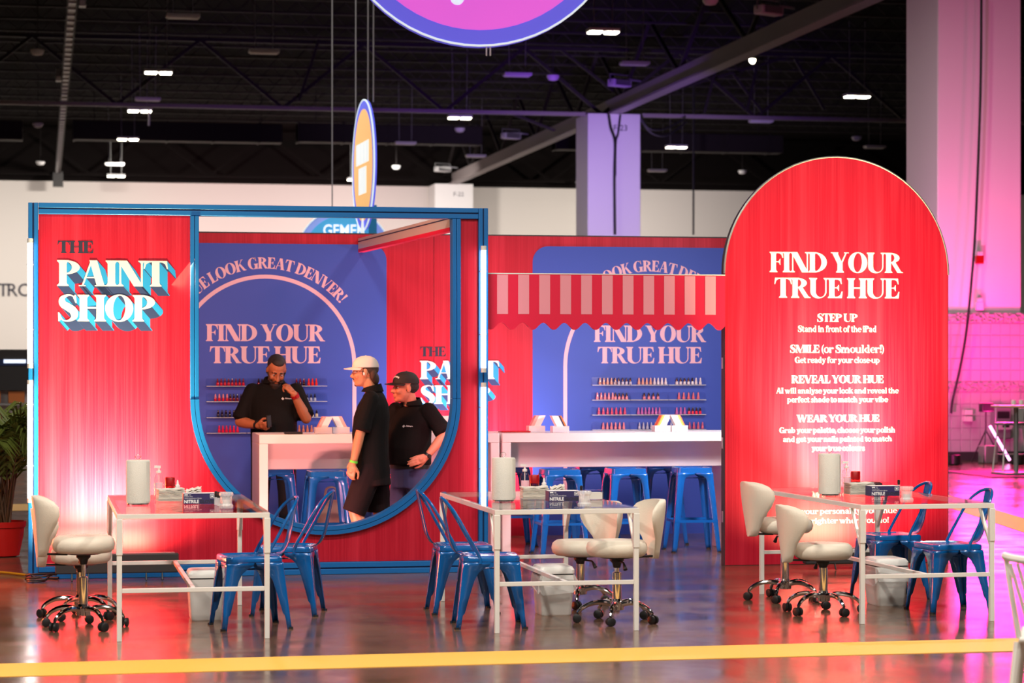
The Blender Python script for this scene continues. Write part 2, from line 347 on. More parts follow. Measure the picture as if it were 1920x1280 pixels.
def ls(x, y0=0, y1=XH, b=1, t=1):                      # lower-case stem with slab serifs
    q = [P_((x, y0), (x+LW, y0), (x+LW, y1), (x, y1))]
    if b: q.append(P_((x-.05, y0), (x+LW+.05, y0), (x+LW+.05, y0+.05), (x-.05, y0+.05)))
    if t: q.append(P_((x-.055, y1-.06), (x+LW, y1-.02), (x+LW, y1), (x-.055, y1)))
    return q
def lring(cx, w=.31): return ring(cx, XH/2, w, XH/2+.015, w-.165, XH/2-.05, 18)
def hump(x, w): return [arc(x+w/2, XH-.26, w/2+.07, .275, w/2-.10, .21, 0, 178)]
G.update({
 'a': (.64, [stroke([(.09, .50, .13), (.17, .63, .07), (.32, .65, .09), (.42, .52, .17), (.42, .3, .18), (.42, .1, .18), (.56, .03, .06)]), ring(.25, .19, .20, .20, .08, .13, 14)]),
 'b': (.70, [*ls(.05, 0, 1, 0), arc(.22, XH/2, .42, XH/2+.01, .245, XH/2-.06, -100, 100)]),
 'c': (.58, [arc(.33, XH/2, .31, XH/2+.015, .145, XH/2-.05, 50, 318), dot(.48, .5, .085)]),
 'd': (.72, [*ls(.42, 0, 1), arc(.44, XH/2, .42, XH/2+.01, .245, XH/2-.06, 80, 280)]),
 'e': (.62, [arc(.33, XH/2, .31, XH/2+.015, .15, XH/2-.05, 0, 318), P_((.1, .33), (.62, .33), (.6, .385), (.1, .385))]),
 'f': (.46, [*ls(.10, 0, .8, 1, 0), stroke([(.19, .75, .185), (.22, .92, .15), (.34, .98, .07), (.42, .93, .06)]), P_((0, .62), (.40, .62), (.40, .68), (0, .68)), dot(.42, .88, .085)]),
 'g': (.66, [ring(.28, .43, .255, .26, .10, .20, 16), stroke([(.12, .22, .06), (.08, .12, .08), (.22, .06, .12), (.45, .02, .15), (.52, -.10, .12), (.38, -.24, .07), (.18, -.24, .07), (.06, -.14, .10), (.12, -.02, .05)]), dot(.56, .62, .08), P_((.4, .6), (.58, .62), (.58, .68), (.42, .66))]),
 'h': (.74, [*ls(.06, 0, 1), *hump(.18, .34), *ls(.46, 0, .44, 1, 0)]),
 'i': (.36, [*ls(.08), dot(.17, .87, .115)]),
 'k': (.74, [*ls(.06, 0, 1), diag(.2, .28, .48, XH, .07), P_((.28, .38), (.42, .46), (.70, .05), (.74, .05), (.74, 0), (.48, 0)), P_((.42, .63), (.64, .63), (.64, .68), (.42, .68))]),
 'l': (.36, ls(.08, 0, 1)),
 'm': (1.06, [*ls(.06), *hump(.18, .30), *ls(.42, 0, .44, 1, 0), *hump(.54, .30), *ls(.78, 0, .44, 1, 0)]),
 'n': (.74, [*ls(.06), *hump(.18, .34), *ls(.46, 0, .44, 1, 0)]),
 'o': (.66, [lring(.33)]),
 'p': (.72, [*ls(.06, -.27, XH), arc(.24, XH/2, .42, XH/2+.01, .245, XH/2-.06, -100, 100)]),
 'r': (.54, [*ls(.06), stroke([(.2, .42, .05), (.3, .60, .08), (.42, .63, .10)]), dot(.44, .57, .10)]),
 's': (.54, [stroke([(.44, .52, .04), (.36, .645, .05), (.24, .655, .07), (.13, .55, .13), (.24, .40, .17), (.39, .26, .17), (.40, .10, .13), (.26, .02, .07), (.14, .03, .05), (.06, .16, .04)])]),
 't': (.46, [*ls(.10, .1, .86, 0, 0), stroke([(.193, .2, .185), (.24, .06, .14), (.34, .025, .07), (.44, .1, .04)]), P_((0, .62), (.40, .62), (.40, .68), (0, .68))]),
 'u': (.74, [*ls(.05, .2, XH, 0), arc(.335, .22, .285, .235, .12, .16, 180, 360), *ls(.47, 0, XH)]),
 'v': (.68, [diag(.26, 0, .06, XH, .19), diag(.34, 0, .52, XH, .06), P_((0, .63), (.3, .63), (.3, .68), (0, .68)), P_((.44, .63), (.66, .63), (.66, .68), (.44, .68))]),
 'w': (1.0, [diag(.24, 0, .06, XH, .18), diag(.32, 0, .46, XH, .06), diag(.56, 0, .40, XH, .18), diag(.64, 0, .84, XH, .06), P_((0, .63), (.3, .63), (.3, .68), (0, .68)), P_((.76, .63), (.98, .63), (.98, .68), (.76, .68))]),
 'y': (.68, [diag(.26, 0, .06, XH, .19), diag(.34, .0, .52, XH, .06), stroke([(.36, .08, .07), (.28, -.14, .06), (.18, -.24, .07)]), dot(.14, -.18, .09), P_((0, .63), (.3, .63), (.3, .68), (0, .68)), P_((.44, .63), (.66, .63), (.66, .68), (.44, .68))]),
})
def layout(s, cap, width=None, track=-.035):
    """pieces of a line of text, centred on x = 0, baseline y = 0"""
    x = 0; out = []
    for ch in s:
        adv, ps = G[ch]
        for p in ps: out.append((p, x))
        x += adv + track
    tot = x-track; sx = (width/tot) if width else cap
    res = []
    for p, ox in out:
        f = lambda q: ((q[0]+ox-tot/2)*sx, q[1]*cap)
        res.append(('p', [f(q) for q in p[1]]) if p[0] == 'p' else ('s', [f(q) for q in p[1]], [f(q) for q in p[2]], p[3]))
    return res
def flat(mb, pieces, f):
    f0 = f
    for i_, p in enumerate(pieces):
        e_ = (i_ % 9)*.00008; f = lambda a, b, e_=e_: (lambda q: (q[0], q[1]-e_, q[2]))(f0(a, b))
        if p[0] == 'p':
            mb.add([f(*q) for q in p[1]], [tuple(t) for t in tessellate_polygon([[V((*q, 0)) for q in p[1]]])])
        else:
            n = len(p[1]); vs = [f(*q) for q in p[1]]+[f(*q) for q in p[2]]
            mb.add(vs, [(i, (i+1) % n, n+(i+1) % n, n+i) for i in range(n if p[3] else n-1)])
    return mb
def text(parent, s, x, z, y, cap, width=None, m='whiteprint', name='lettering'):
    """a line of flat print facing the camera side (-y): x is its middle, z its baseline"""
    mb = flat(MB(), layout(s, cap, width), lambda a, b: (x+a, y, z+b))
    return mb.obj(name, M_[m], parent, smooth=0, fix=False)
def sans(s, h, mats, parent, f, name='lettering', width=None, bold=0):
    c = bpy.data.curves.new('t', 'FONT'); c.body = s; c.align_x = 'CENTER'; c.offset = bold; c.resolution_u = 3
    t = bpy.data.objects.new('t', c); COL.objects.link(t); bpy.context.view_layer.update()
    me = bpy.data.meshes.new_from_object(t.evaluated_get(bpy.context.evaluated_depsgraph_get()))
    bpy.data.objects.remove(t, do_unlink=True)
    xs = [v.co.x for v in me.vertices]; ys = [v.co.y for v in me.vertices]
    w_, k = max(xs)-min(xs), h/.73; cx = (max(xs)+min(xs))/2; sx = (width/w_) if width else k
    for v in me.vertices: v.co = V(f((v.co.x-cx)*sx, v.co.y*k))
    me.materials.append(mats); return new(name, me, parent)
def logo_word(parent, s, x0, z, y, cap, width, off):
    """white word with a printed oblique block shadow down to the right"""
    L = layout(s, cap, width); cx = x0+width/2
    flat(MB(), L, lambda a, b: (cx+a, y-.0022, z+b)).obj('lettering', M_['whiteprint'], parent, smooth=0, fix=False)
    mb = MB(); dx, dz = off
    def edges(loop, sgn):
        ar = sum(loop[i][0]*loop[(i+1) % len(loop)][1]-loop[(i+1) % len(loop)][0]*loop[i][1] for i in range(len(loop)))
        if ar*sgn < 0: loop = loop[::-1]
        for i in range(len(loop)):
            a, b = loop[i], loop[(i+1) % len(loop)]; nx, ny = b[1]-a[1], a[0]-b[0]; l = hypot(nx, ny)
            if l < 1e-7: continue
            nx /= l; ny /= l
            mb.mi = 0 if nx > .55 or ny > .3 else (1 if ny < -.80 else 2)
            mb.add([(cx+a[0], y-.0020, z+a[1]), (cx+b[0], y-.0020, z+b[1]), (cx+b[0]+dx, y-.0004, z+b[1]+dz), (cx+a[0]+dx, y-.0004, z+a[1]+dz)], [(0, 1, 2, 3)])
    for p in L:
        if p[0] == 'p': edges(p[1], 1)
        elif p[3]: edges(p[1], 1); edges(p[2], -1)
        else: edges(p[1]+p[2][::-1], 1)
    mb.obj('letter_shadow', [M_['exblue'], M_['exnavy'], M_['exmid']], parent, smooth=0, fix=False)

# ------------------------------------------------------------------ the hall
def floor_mat():
    m = mat('polished_concrete', srgb(92, 78, 68), .2, spec=.5); nt = m.node_tree; b = nt.nodes['Principled BSDF']; L = nt.links.new
    tc = nt.nodes.new('ShaderNodeTexCoord')
    def nz(s, d, lo, hi, o0, o1):
        n = nt.nodes.new('ShaderNodeTexNoise'); n.inputs['Scale'].default_value = s; n.inputs['Detail'].default_value = d
        L(tc.outputs['Object'], n.inputs['Vector']); r = nt.nodes.new('ShaderNodeMapRange')
        r.inputs[1].default_value = lo; r.inputs[2].default_value = hi; r.inputs[3].default_value = o0; r.inputs[4].default_value = o1
        L(n.outputs['Fac'], r.inputs[0]); return r.outputs[0]
    c = nt.nodes.new('ShaderNodeMixRGB'); c.inputs[1].default_value = srgb(84, 62, 49); c.inputs[2].default_value = srgb(124, 96, 76)
    L(nz(1.1, 8, .3, .7, 0, 1), c.inputs[0])
    # saw-cut joints every 6 m
    sp = nt.nodes.new('ShaderNodeSeparateXYZ'); L(tc.outputs['Object'], sp.inputs[0]); prev = None
    for ax, per, off in (('X', 5.2, 1.45), ('Y', 5.2, 2.0)):
        a = nt.nodes.new('ShaderNodeMath'); a.operation = 'ADD'; a.inputs[1].default_value = off; L(sp.outputs[ax], a.inputs[0])
        q = nt.nodes.new('ShaderNodeMath'); q.operation = 'PINGPONG'; q.inputs[1].default_value = per/2; L(a.outputs[0], q.inputs[0])
        r = nt.nodes.new('ShaderNodeMath'); r.operation = 'LESS_THAN'; r.inputs[1].default_value = .004; L(q.outputs[0], r.inputs[0])
        if prev is None: prev = r.outputs[0]
        else:
            mm = nt.nodes.new('ShaderNodeMath'); mm.operation = 'MAXIMUM'; L(prev, mm.inputs[0]); L(r.outputs[0], mm.inputs[1]); prev = mm.outputs[0]
    j = nt.nodes.new('ShaderNodeMixRGB'); j.inputs[2].default_value = (.03, .027, .025, 1); L(prev, j.inputs[0]); L(c.outputs[0], j.inputs[1])
    L(j.outputs[0], b.inputs['Base Color']); L(nz(2.3, 6, .3, .7, .10, .26), b.inputs['Roughness'])
    bp = nt.nodes.new('ShaderNodeBump'); bp.inputs['Strength'].default_value = .02; bp.inputs['Distance'].default_value = .01
    L(nz(1.4, 3, 0, 1, 0, 1), bp.inputs['Height']); L(bp.outputs[0], b.inputs['Normal'])
    return m
struct(boxo('floor', floor_mat(), None, -34, 44, -8, 95, -.2, 0))
struct(boxo('ceiling', M_['ceilblack'], None, -34, 44, -8, 95, 10.75, 11))
wb = struct(boxo('wall_back', M_['wallwhite'], None, -34, 44, 95, 95.4, 0, 10.75))
bh = struct(boxo('bulkhead', M_['ceilblack'], wb, -34, 44, 94.5, 94.99, 8.72, 10.74))
struct(boxo('wall_left', M_['steelblack'], None, -34.4, -34, -8, 95, 0, 10.75))
struct(boxo('wall_right', M_['wallwhite'], None, 44, 44.4, -8, 95, 0, 10.75))
for ch, px in (('T', -8+14), ('R', 24), ('O', 47)):
    x, z = plane(px, 555, 94.9); sans(ch, .52, M_['navy'], wb, lambda a, b, x=x, z=z: (x+a, 94.97, z+b), 'wall_lettering')
def column(Y, code, zt=8.68, X=15.0, w_=1.52):
    c = struct(boxo('column', M_['colwhite'], None, X, X+w_, Y, Y+w_, 0, zt, bevel=.02))
    if code: sans(code, .17, M_['navy'], c, lambda a, b: (X+w_*.62+a, Y-.004, zt-.48+b), 'column_lettering')
    return c
c1 = column(39.1, None); c2 = column(66.0, 'F-23'); c3 = column(92.8, 'F-22')
# tiled wainscot of the near column: every tile a piece
tile = None; Yw = 38.98; x0w = 14.86; nt_ = 0
for band, (za, zb) in enumerate(((.14, 1.17), (1.345, 2.345))):
    rows = 5; hh = (zb-za)/rows
    for r_ in range(rows):
        for c_ in range(10):
            if tile is None:
                tile = boxo('tile', M_['tile'], c1, -.083, .083, -.03, .03, -.094, .094, bevel=.006)
                t_ = tile
            else: t_ = tile.copy(); COL.objects.link(t_)
            t_.location = (x0w+.09+c_*.18, Yw+.09, za+hh*(r_+.5)); t_.scale.z = (hh-.012)/.188
boxo('tile_backing', mat('grout', (.4, .38, .4), .8), c1, x0w, x0w+1.8, Yw+.07, 39.1, 0, 2.36)
for za, zb in ((1.17, 1.345), (2.35, 2.52)):
    mb = MB(); nx, nz_ = 60, 6
    vs = [(x0w+1.8*i/nx, Yw+.045+random.uniform(-.035, .03)*(0 < j < nz_), za+(zb-za)*j/nz_) for j in range(nz_+1) for i in range(nx+1)]
    mb.add(vs, [(j*(nx+1)+i, j*(nx+1)+i+1, (j+1)*(nx+1)+i+1, (j+1)*(nx+1)+i) for j in range(nz_) for i in range(nx)])
    mb.box(x0w, x0w+1.8, Yw+.05, 39.1, za, zb); mb.obj('rough_stone_band', M_['rough'], c1, smooth=0)
boxo('baseboard', M_['steelblack'], c1, x0w-.03, x0w+1.83, Yw+.02, 39.2, 0, .15)

# ceiling steel
ORD = ('first', 'second', 'third', 'fourth', 'fifth', 'sixth', 'seventh', 'eighth', 'ninth', 'tenth', 'eleventh', 'twelfth', 'thirteenth', 'fourteenth', 'fifteenth')
def truss(name, label, p, q, zb, zt, n, group, px=.09, chord=.1, far=0):
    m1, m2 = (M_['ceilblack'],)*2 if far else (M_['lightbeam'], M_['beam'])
    t = thing(name, label, 'truss', (p[0], p[1], 0), group=group); o = V((p[0], p[1], 0)); P, Q = V((*p, 0)), V((*q, 0))
    loc = lambda k, z: tuple(P.lerp(Q, k) - o + V((0, 0, z)))
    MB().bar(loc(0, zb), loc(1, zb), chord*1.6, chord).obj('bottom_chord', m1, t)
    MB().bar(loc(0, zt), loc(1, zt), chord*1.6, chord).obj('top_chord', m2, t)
    for k in range(n):
        MB().bar(loc(k/n, zb), loc((k+.5)/n, zt), px).obj('brace', m2, t)
        MB().bar(loc((k+.5)/n, zt), loc((k+1)/n, zb), px).obj('brace', m2, t)
    return t
rt = truss('roof_truss', 'dark steel roof truss crossing the hall above the purple lit column', (-16, 66.4), (29, 66.4), 8.68, 10.5, 10, None)
truss('roof_truss', 'farthest dark steel roof truss just in front of the white back wall', (-16, 93), (33, 93), 8.85, 10.5, 11, None, far=1)
tb = thing('roof_beam', 'long dark beam running along the column row towards the back wall', 'beam', (15.76, 40, 0))
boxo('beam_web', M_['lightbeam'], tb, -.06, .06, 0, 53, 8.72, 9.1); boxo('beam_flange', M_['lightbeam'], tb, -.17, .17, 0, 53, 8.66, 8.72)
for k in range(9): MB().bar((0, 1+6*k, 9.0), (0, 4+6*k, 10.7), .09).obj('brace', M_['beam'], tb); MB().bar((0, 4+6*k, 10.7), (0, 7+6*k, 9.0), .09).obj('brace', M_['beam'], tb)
jo = None
for k in range(15):
    y = 56+2.25*k
    if jo is None:
        jo = thing('ceiling_joist', 'thin dark ceiling joist nearest the camera, spanning the hall', 'joist', (0, y, 0), group='ceiling joists')
        boxo('flange', M_['beam'], jo, -18, 32, -.05, .05, 10.42, 10.47)
        mb = MB()
        for i in range(84): a = -18+i*.6; mb.bar((a, 0, 10.45), (a+.3, 0, 10.74), .022); mb.bar((a+.3, 0, 10.74), (a+.6, 0, 10.45), .022)
        o = mb.obj('lattice', M_['beam'], jo); o['kind'] = 'stuff'
    else: j = dup(jo); j.location.y = y; j['label'] = 'thin dark ceiling joist spanning the hall, %s behind the first' % ORD[k-1]
for (xa, xb, y, z) in ((-17, -.6, 80, 8.9), (1.0, 7.8, 80, 8.95), (8.3, 14.5, 80, 9.0), (17, 25, 80, 8.9)):
    d = thing('air_duct', 'black air duct hung across the hall, section starting near x %d m' % xa, 'duct', ((xa+xb)/2, y, z))
    h = (xb-xa)/2; boxo('duct_body', M_['beam'], d, -h, h, -.35, .35, 0, .62, .03)
    for k in range(int(h*2/1.5)+1): a = -h+.03+k*1.5; boxo('duct_collar', M_['beam'], d, a-.03, a+.03, -.38, .38, -.02, .65)
    for s in (-.8, .8): MB().bar((s*h, 0, .62), (s*h, 0, 10.75-z), .03).obj('duct_hanger', M_['beam'], d)
for lab, o in zip(('black air duct section at far left of the ceiling', 'black air duct section left of the narrow orange sign', 'black air duct section behind the narrow orange sign', 'black air duct section right of the purple column'), [o for o in COL.objects if o.name.startswith('air_duct')]): o['label'] = lab
# cross bracing lit purple
for i, (a, b) in enumerate((((560, 190), (600, 68)), ((1320, 212), (1342, 130)), ((1400, 210), (1420, 120)), ((1375, 140), (1430, 212)), ((1048, 90), (1180, 195)), ((940, 205), (1040, 245)), ((1490, 110), (1545, 205)), ((1240, 175), (1640, 60)))):
    Y_ = 66.1+.08*i; xa, za = plane(*a, Y_); xb, zb = plane(*b, Y_)
    MB().bar((xa+16, Y_-66.4, za), (xb+16, Y_-66.4, zb), .07).obj('brace_rod', M_['beam'], rt)
# cable tray
ct = thing('cable_tray', 'long ladder shaped cable tray hung along the left of the ceiling', 'cable tray', (0, 40, 0))
xt = lambda px, d: at(px, d)[0]
boxo('side_rail', M_['beam'], ct, .50, .53, 0, 53, 8.85, 8.98); boxo('side_rail', M_['beam'], ct, .68, .71, 0, 53, 8.85, 8.98)
mb = MB()
for k in range(60): mb.box(.5, .71, .4+k*.88, .47+k*.88, 8.86, 8.9)
mb.obj('rungs', M_['aluminium'], ct)['kind'] = 'stuff'
boxo('end_box', M_['steelblack'], ct, .42, .8, 52.6, 53, 8.35, 8.9)
MB().box(.53, .68, 0, 53, 8.9, 8.96).obj('cable_bundle', M_['grey'], ct)
for k, (y, l) in enumerate(((47, 'upper'), (49, 'middle'), (62, 'lower'))):
    e = thing('tray_box', '%s white junction box hanging beside the cable tray' % l, 'junction box', (.80 if k < 2 else .42, y, 8.78))
    boxo('box_body', M_['grey'], e, -.07, .07, -.2, .2, 0, .3, .01); boxo('box_face', M_['lampwhite'], e, -.06, .06, -.23, -.2, -.02, .1, .01)
# light fixtures: lit and unlit, all at one height
def fixture(lit):
    t = thing('ceiling_light', '', 'ceiling light', (0, 0, 8.7))
    boxo('housing', M_['lampwhite'], t, -.34, .34, -.17, .17, .02, .09, .01)
    if lit:
        for s in (-1, 1): boxo('lens', M_['lamplit'], t, s*.18-.135, s*.18+.135, -.15, .15, -.01, .025, .01)
    else: boxo('diffuser', M_['lampwhite'], t, -.31, .31, -.15, .15, 0, .025, .01)
    for s in (-1, 1): MB().tube([(s*.2, 0, .09), (s*.22, 0, 2.0)], .008, 5).obj('hanger_wire', M_['grey'], t)
    return t
LITS = [(297, 136, 'lit double ceiling lamp, biggest of the left row'), (262, 208, 'lit double ceiling lamp with a white strip dangling below'), (240, 261, 'lit double ceiling lamp, third from the top of the left row'), (214, 340, 'lit double ceiling lamp low in front of the back wall'), (862, 221, 'lit double ceiling lamp between orange sign and purple column'), (652, 346, 'lit double ceiling lamp beside the narrow orange sign'), (1131, 60, 'lit double ceiling lamp right of the big round sign'), (1268, 276, 'lit double ceiling lamp just right of the purple column'), (1064, 354, 'lit double ceiling lamp partly behind the purple column'), (1607, 181, 'lit double ceiling lamp above the arched panel')]
OFFS = [(343, 33, 'unlit pale ceiling fixture at upper left of the hall'), (495, 99, 'unlit fixture with a dark round middle left of the big sign'), (277, 188, 'unlit fixture between the first two lit lamps on the left'), (215, 309, 'unlit fixture just above the lowest lamp on the left'), (970, 142, 'unlit fixture under the big round sign'), (760, 270, 'unlit fixture right of the narrow orange sign'), (892, 294, 'unlit fixture on a dark duct near the beam end'), (1427, 229, 'unlit violet fixture under the truss above the arch'), (1190, 121, 'unlit violet fixture above the purple column'), (1640, 277, 'unlit fixture right above the top of the arch'), (1232, 321, 'unlit fixture low at the right of the purple column')]
lp = None
for L_, lit in ((LITS, 1), (OFFS, 0)):
    lp = None
    for px, py, lab in L_:
        d = FPX*(8.72-CH)/(HOR-py); x, y = at(px, d)
        if lp is None: lp = fixture(lit); o = lp
        else: o = dup(lp)
        place(o, (x, min(y, 92.0), 8.7), 0, lab, 'lit ceiling lamps' if lit else 'unlit ceiling fixtures')
x, y = at(279, FPX*(8.7-CH)/(HOR-208))
tag(MB().tube([(0, 0, 0), (.01, 0, -.2), (0, 0, -.42)], .03, 6).obj('dangling_strip', M_['lampwhite'], None, (x, y, 8.71)), 'short white strip dangling under a lit lamp', 'strip')
dm = None
for px, py, lab in ((70, 97, 'white dome on the ceiling beside the cable tray top'), (71, 234, 'white dome left of the cable tray middle'), (76, 305, 'white dome left of the cable tray end'), (1332, 2, 'pink lit dome at the top edge of the hall'), (743, 313, 'white dome right of the narrow orange sign'), (1037, 145, 'white dome near the unlit fixture under the big sign'), (862, 243, 'violet dome under the lit lamp'), (1392, 322, 'white dome left of the arch top'), (1606, 259, 'violet dome above the arch right shoulder')):
    d = FPX*(8.9-CH)/(HOR-py); x, y = at(px, d)
    if dm is None:
        dm = o = thing('ceiling_speaker', lab, 'speaker', group='ceiling domes'); MB().lathe([(.02, -.09), (.11, -.07), (.16, 0), (.16, .05), (.02, .05)], 14).obj('dome', M_['lampwhite'], o); MB().tube([(0, 0, .05), (0, 0, 1.7)], .012, 5).obj('drop_rod', M_['beam'], o)
    else: o = dup(dm)
    place(o, (x, min(y, 92), 8.9), 0, lab)
fd = None
for px, py, rz, lab in ((1528, 22, .5, 'pink lit floodlight on the beam at the top right'), (1222, 157, .5, 'violet lit floodlight on the beam above the purple column'), (1012, 256, .4, 'white floodlight on the beam left of the purple column'), (870, 318, .4, 'white floodlight near the far end of the beam')):
    d = FPX*(9.15-CH)/(HOR-py); x, y = at(px, d)
    if fd is None:
        fd = o = thing('floodlight', lab, 'floodlight', group='beam floodlights'); boxo('flood_head', M_['lampwhite'], o, -.32, .32, -.14, .14, -.1, .1, .03)
        MB().tube([(-.34, 0, 0), (-.34, 0, .22), (.34, 0, .22), (.34, 0, 0)], .02, 6).obj('yoke', M_['grey'], o); MB().bar((0, 0, .12), (.52, -.26, .06), .04).obj('flood_arm', M_['grey'], o); boxo('flood_glass', M_['grey'], o, -.26, .26, -.16, -.14, -.07, .07)
    else: o = dup(fd)
    place(o, (15.76-.62, y, 9.15), rz, lab)
x, z = plane(1408, 104, 57); sp = thing('beam_spotlight', 'small bright white spotlight clipped under the beam', 'spotlight', (x, 57, z))
MB().tube([(0, 0, .1), (0, -.1, -.12)], [.07, .1], 10).obj('spot_can', M_['steelblack'], sp); MB().ell((0, -.12, -.12), (.085, .03, .1), 10, 6).obj('spot_lens', M_['lamplit'], sp); MB().bar((0, 0, .1), (0, 0, .4), .03).obj('spot_clamp', M_['steelblack'], sp)
# purple lit cable loops by the column and cables on columns
for i, (pts, lab) in enumerate(((((1200, 214), (1215, 240), (1245, 242), (1285, 222)), 'small cable loop hanging beside the purple column'), (((1200, 222), (1220, 248), (1250, 254), (1288, 228)), 'lower cable loop hanging beside the purple column'))):
    q = []
    for p in pts: x, z = plane(*p, 66.2+i*.2); q.append((x, 66.2+i*.2, z))
    tag(MB().tube(cr(q, 6), .03, 6).obj('cable_loop', M_['cable']), lab, 'cable')
for (pts, Y, lab, r) in ((((1141, 215), (1145, 240), (1153, 268), (1152, 330), (1153, 440)), 65.9, 'dark cable running down the purple column, left strand', .04), (((1163, 215), (1159, 250), (1154.5, 268), (1153.6, 330)), 65.93, 'short dark cable joining the one on the purple column', .03), (((1840, -5), (1838, 180), (1829, 420), (1822, 520), (1812, 620), (1800, 690), (1786, 750), (1783, 775)), 38.86, 'black cable hanging down in front of the pink column', .022), (((1301, 60), (1300, 440)), 70, 'thin pale cord hanging right of the purple column', .03)):
    q = []
    for p in pts: x, z = plane(*p, Y); q.append((x, Y, z))
    tag(MB().tube(cr(q, 5), r, 6).obj('hanging_cable', M_['cable']), lab, 'cable')
# alarm and lamp on the pink column
for py, m, lab in ((481, 'darkred', 'red fire alarm strobe on the pink column'), (568, 'lampwhite', 'white wall speaker under the red alarm on the pink column')):
    x, z = plane(1836, py, 39.05); a = thing('wall_device', lab, 'alarm', (x, 39.08, z))
    boxo('device_body', M_[m], a, -.07, .07, -.07, 0, -.12, .02, .01); boxo('device_lens', M_['lampwhite'], a, -.05, .05, -.09, -.0, .02, .09, .01)
for (px, py, lab) in ((1817, 773, 'upper small pale plate on the tiled wall'), (1817, 785, 'lower small pale plate on the tiled wall')):
    x, z = plane(px, py, 38.9); o = boxo('wall_plate', M_['whitepaint'], None, -.07, .07, -.02, .11, -.045, .045, .005); o.location = (x, 38.93, z); tag(o, lab, 'plate')
x, z = plane(1886, 790, 38.7); ph = thing('wall_phone', 'boxy grey phone unit with a dark screen on the tiled wall', 'phone', (x, 38.95, z))
boxo('phone_body', M_['grey'], ph, -.15, .15, -.14, .06, -.3, .25, .02); boxo('phone_screen', M_['black'], ph, -.11, .11, -.15, -.14, .05, .17); boxo('phone_shelf', M_['tile'], ph, -.13, .13, -.25, -.14, -.14, 0, .01); boxo('phone_label', M_['black'], ph, -.06, .06, -.257, -.25, -.1, -.04)
# tripod with a magenta tube lamp at the foot of the column
x, y, _ = fl(1790, 862); lt = thing('tripod_lamp', 'small lighting tripod with a bright magenta tube beside the arch', 'lamp', (x, 37.9, 0))
for a in (0, 2.1, 4.2): MB().tube([(0, 0, .55), (.3*cos(a), .3*sin(a), .01)], .012, 6).obj('leg', M_['black'], lt)
MB().tube([(0, 0, .5), (0, 0, .95)], .015, 6).obj('pole', M_['black'], lt)
MB().tube([(.05, -.05, .62), (.38, -.1, .05)], .022, 8).obj('tube_lamp', mat('magenta_tube', (1, .3, .8), .4, emit=(1, .35, .85), es=5), lt)
boxo('lamp_head', M_['black'], lt, -.1, .12, -.08, .08, .85, 1.0, .02); boxo('gear_box', M_['grey'], lt, -.12, .12, -.25, .05, 0, .3, .02)
for i, x in enumerate((14.6, 15.7)):
    u = thing('floor_uplight', ('left', 'right')[i]+' black floor uplight washing the pink column', 'uplight', (x, 37.3, 0)); MB().lathe([(.08, 0), (.1, .02), (.1, .16), (.085, .17), (.085, .15)], 14).obj('light_can', M_['black'], u); MB().bar((-.13, 0, .02), (.13, 0, .02), .04, .03).obj('light_foot', M_['black'], u)
# yellow floor tape
def tape(lab, pts):
    o = MB().add([(*p, .003) for p in pts]+[(*p, .0) for p in pts], [(0, 1, 2, 3), (0, 4, 5, 1), (1, 5, 6, 2), (2, 6, 7, 3), (3, 7, 4, 0)]).obj('floor_tape', M_['yellow'], None, smooth=0); tag(o, lab, 'tape')
tape('wide yellow floor stripe across the front of the picture', ((-3, 13.42), (-3, 12.88), (9.5, 13.02), (9.5, 13.64)))
tape('yellow floor stripe running back at the right of the arch', ((9.35, 22.0), (9.78, 21.9), (12.0, 33), (11.55, 33)))
tape('yellow floor stripe far behind the potted palm', ((-6, 27.6), (-6, 28.9), (.6, 28.9), (.6, 27.6)))
# ------------------------------------------------------------------ hanging round signs
def disc_sign(name, label, c, r, yaw, face, rim, inner, glow, wires=True, th=.10):
    t = thing(name, label, 'sign', c, yaw)
    def disc(rad, y0, y1, n=64): return MB().prism([(rad*cos(2*pi*k/n), rad*sin(2*pi*k/n)) for k in range(n)], lambda a, b: (a, y0, b), lambda a, b: (a, y1, b))
    disc(r, -.10, -.10+2*th).obj('sign_rim', mat(name+'_rim', rim, .5, emit=rim, es=glow), t, smooth=30)
    disc(r*inner, -.106, -.10).obj('sign_face', mat(name+'_face', face, .5, emit=face, es=glow), t)
    MB().tube([(r*cos(2*pi*k/64), -.1, r*sin(2*pi*k/64)) for k in range(64)], .012, 6, closed=True).obj('sign_edge', mat(name+'_edge', (.8, .9, .95), .4, emit=(.8, .95, 1), es=glow), t)
    if wires:
        for s in (-1, 1): MB().tube([(s*r*.25, 0, r*.95), (s*r*.25, 0, 10.7-c[2])], .01, 5).obj('hanger_wire', M_['grey'], t)
    return t
x, y = at(897, 25); zc = CH+(684+188)/FPX*25
sg = disc_sign('round_sign', 'big round pink sign with a violet rim hung at the top', (x, y, zc), 1.522, -YAW*.6, srgb(228, 95, 225), srgb(96, 92, 226), .895, .62)
mbs = MB(); flat(mbs, [stroke([(-.235, -1.0, .05), (-.25, -1.045, .09), (-.21, -1.065, .08), (-.165, -1.02, .05)])], lambda a, b: (a, -.109, b)); mbs.obj('lettering', mat('sign_script', (.75, .85, 1), .5, emit=(.75, .85, 1), es=.7), sg)
for k in (-.02, .02): MB().tube([(.1+k, -.05, -1.5), (.1+k, -.05, -1.62)], .008, 5).obj('cable_tail', M_['whitepaint'], sg)
d = 32.; x, y = at(695, d); zc = CH+(684-310)/FPX*d
so = disc_sign('narrow_sign', 'round orange sign with blue rim turned nearly edge on', (x, y, zc), .86, -YAW-R(77), srgb(248, 190, 120), srgb(92, 100, 232), .86, .75, th=.018)
wm = mat('sign_white', (.85, .9, .9), .5, emit=(.85, .92, .95), es=.75)
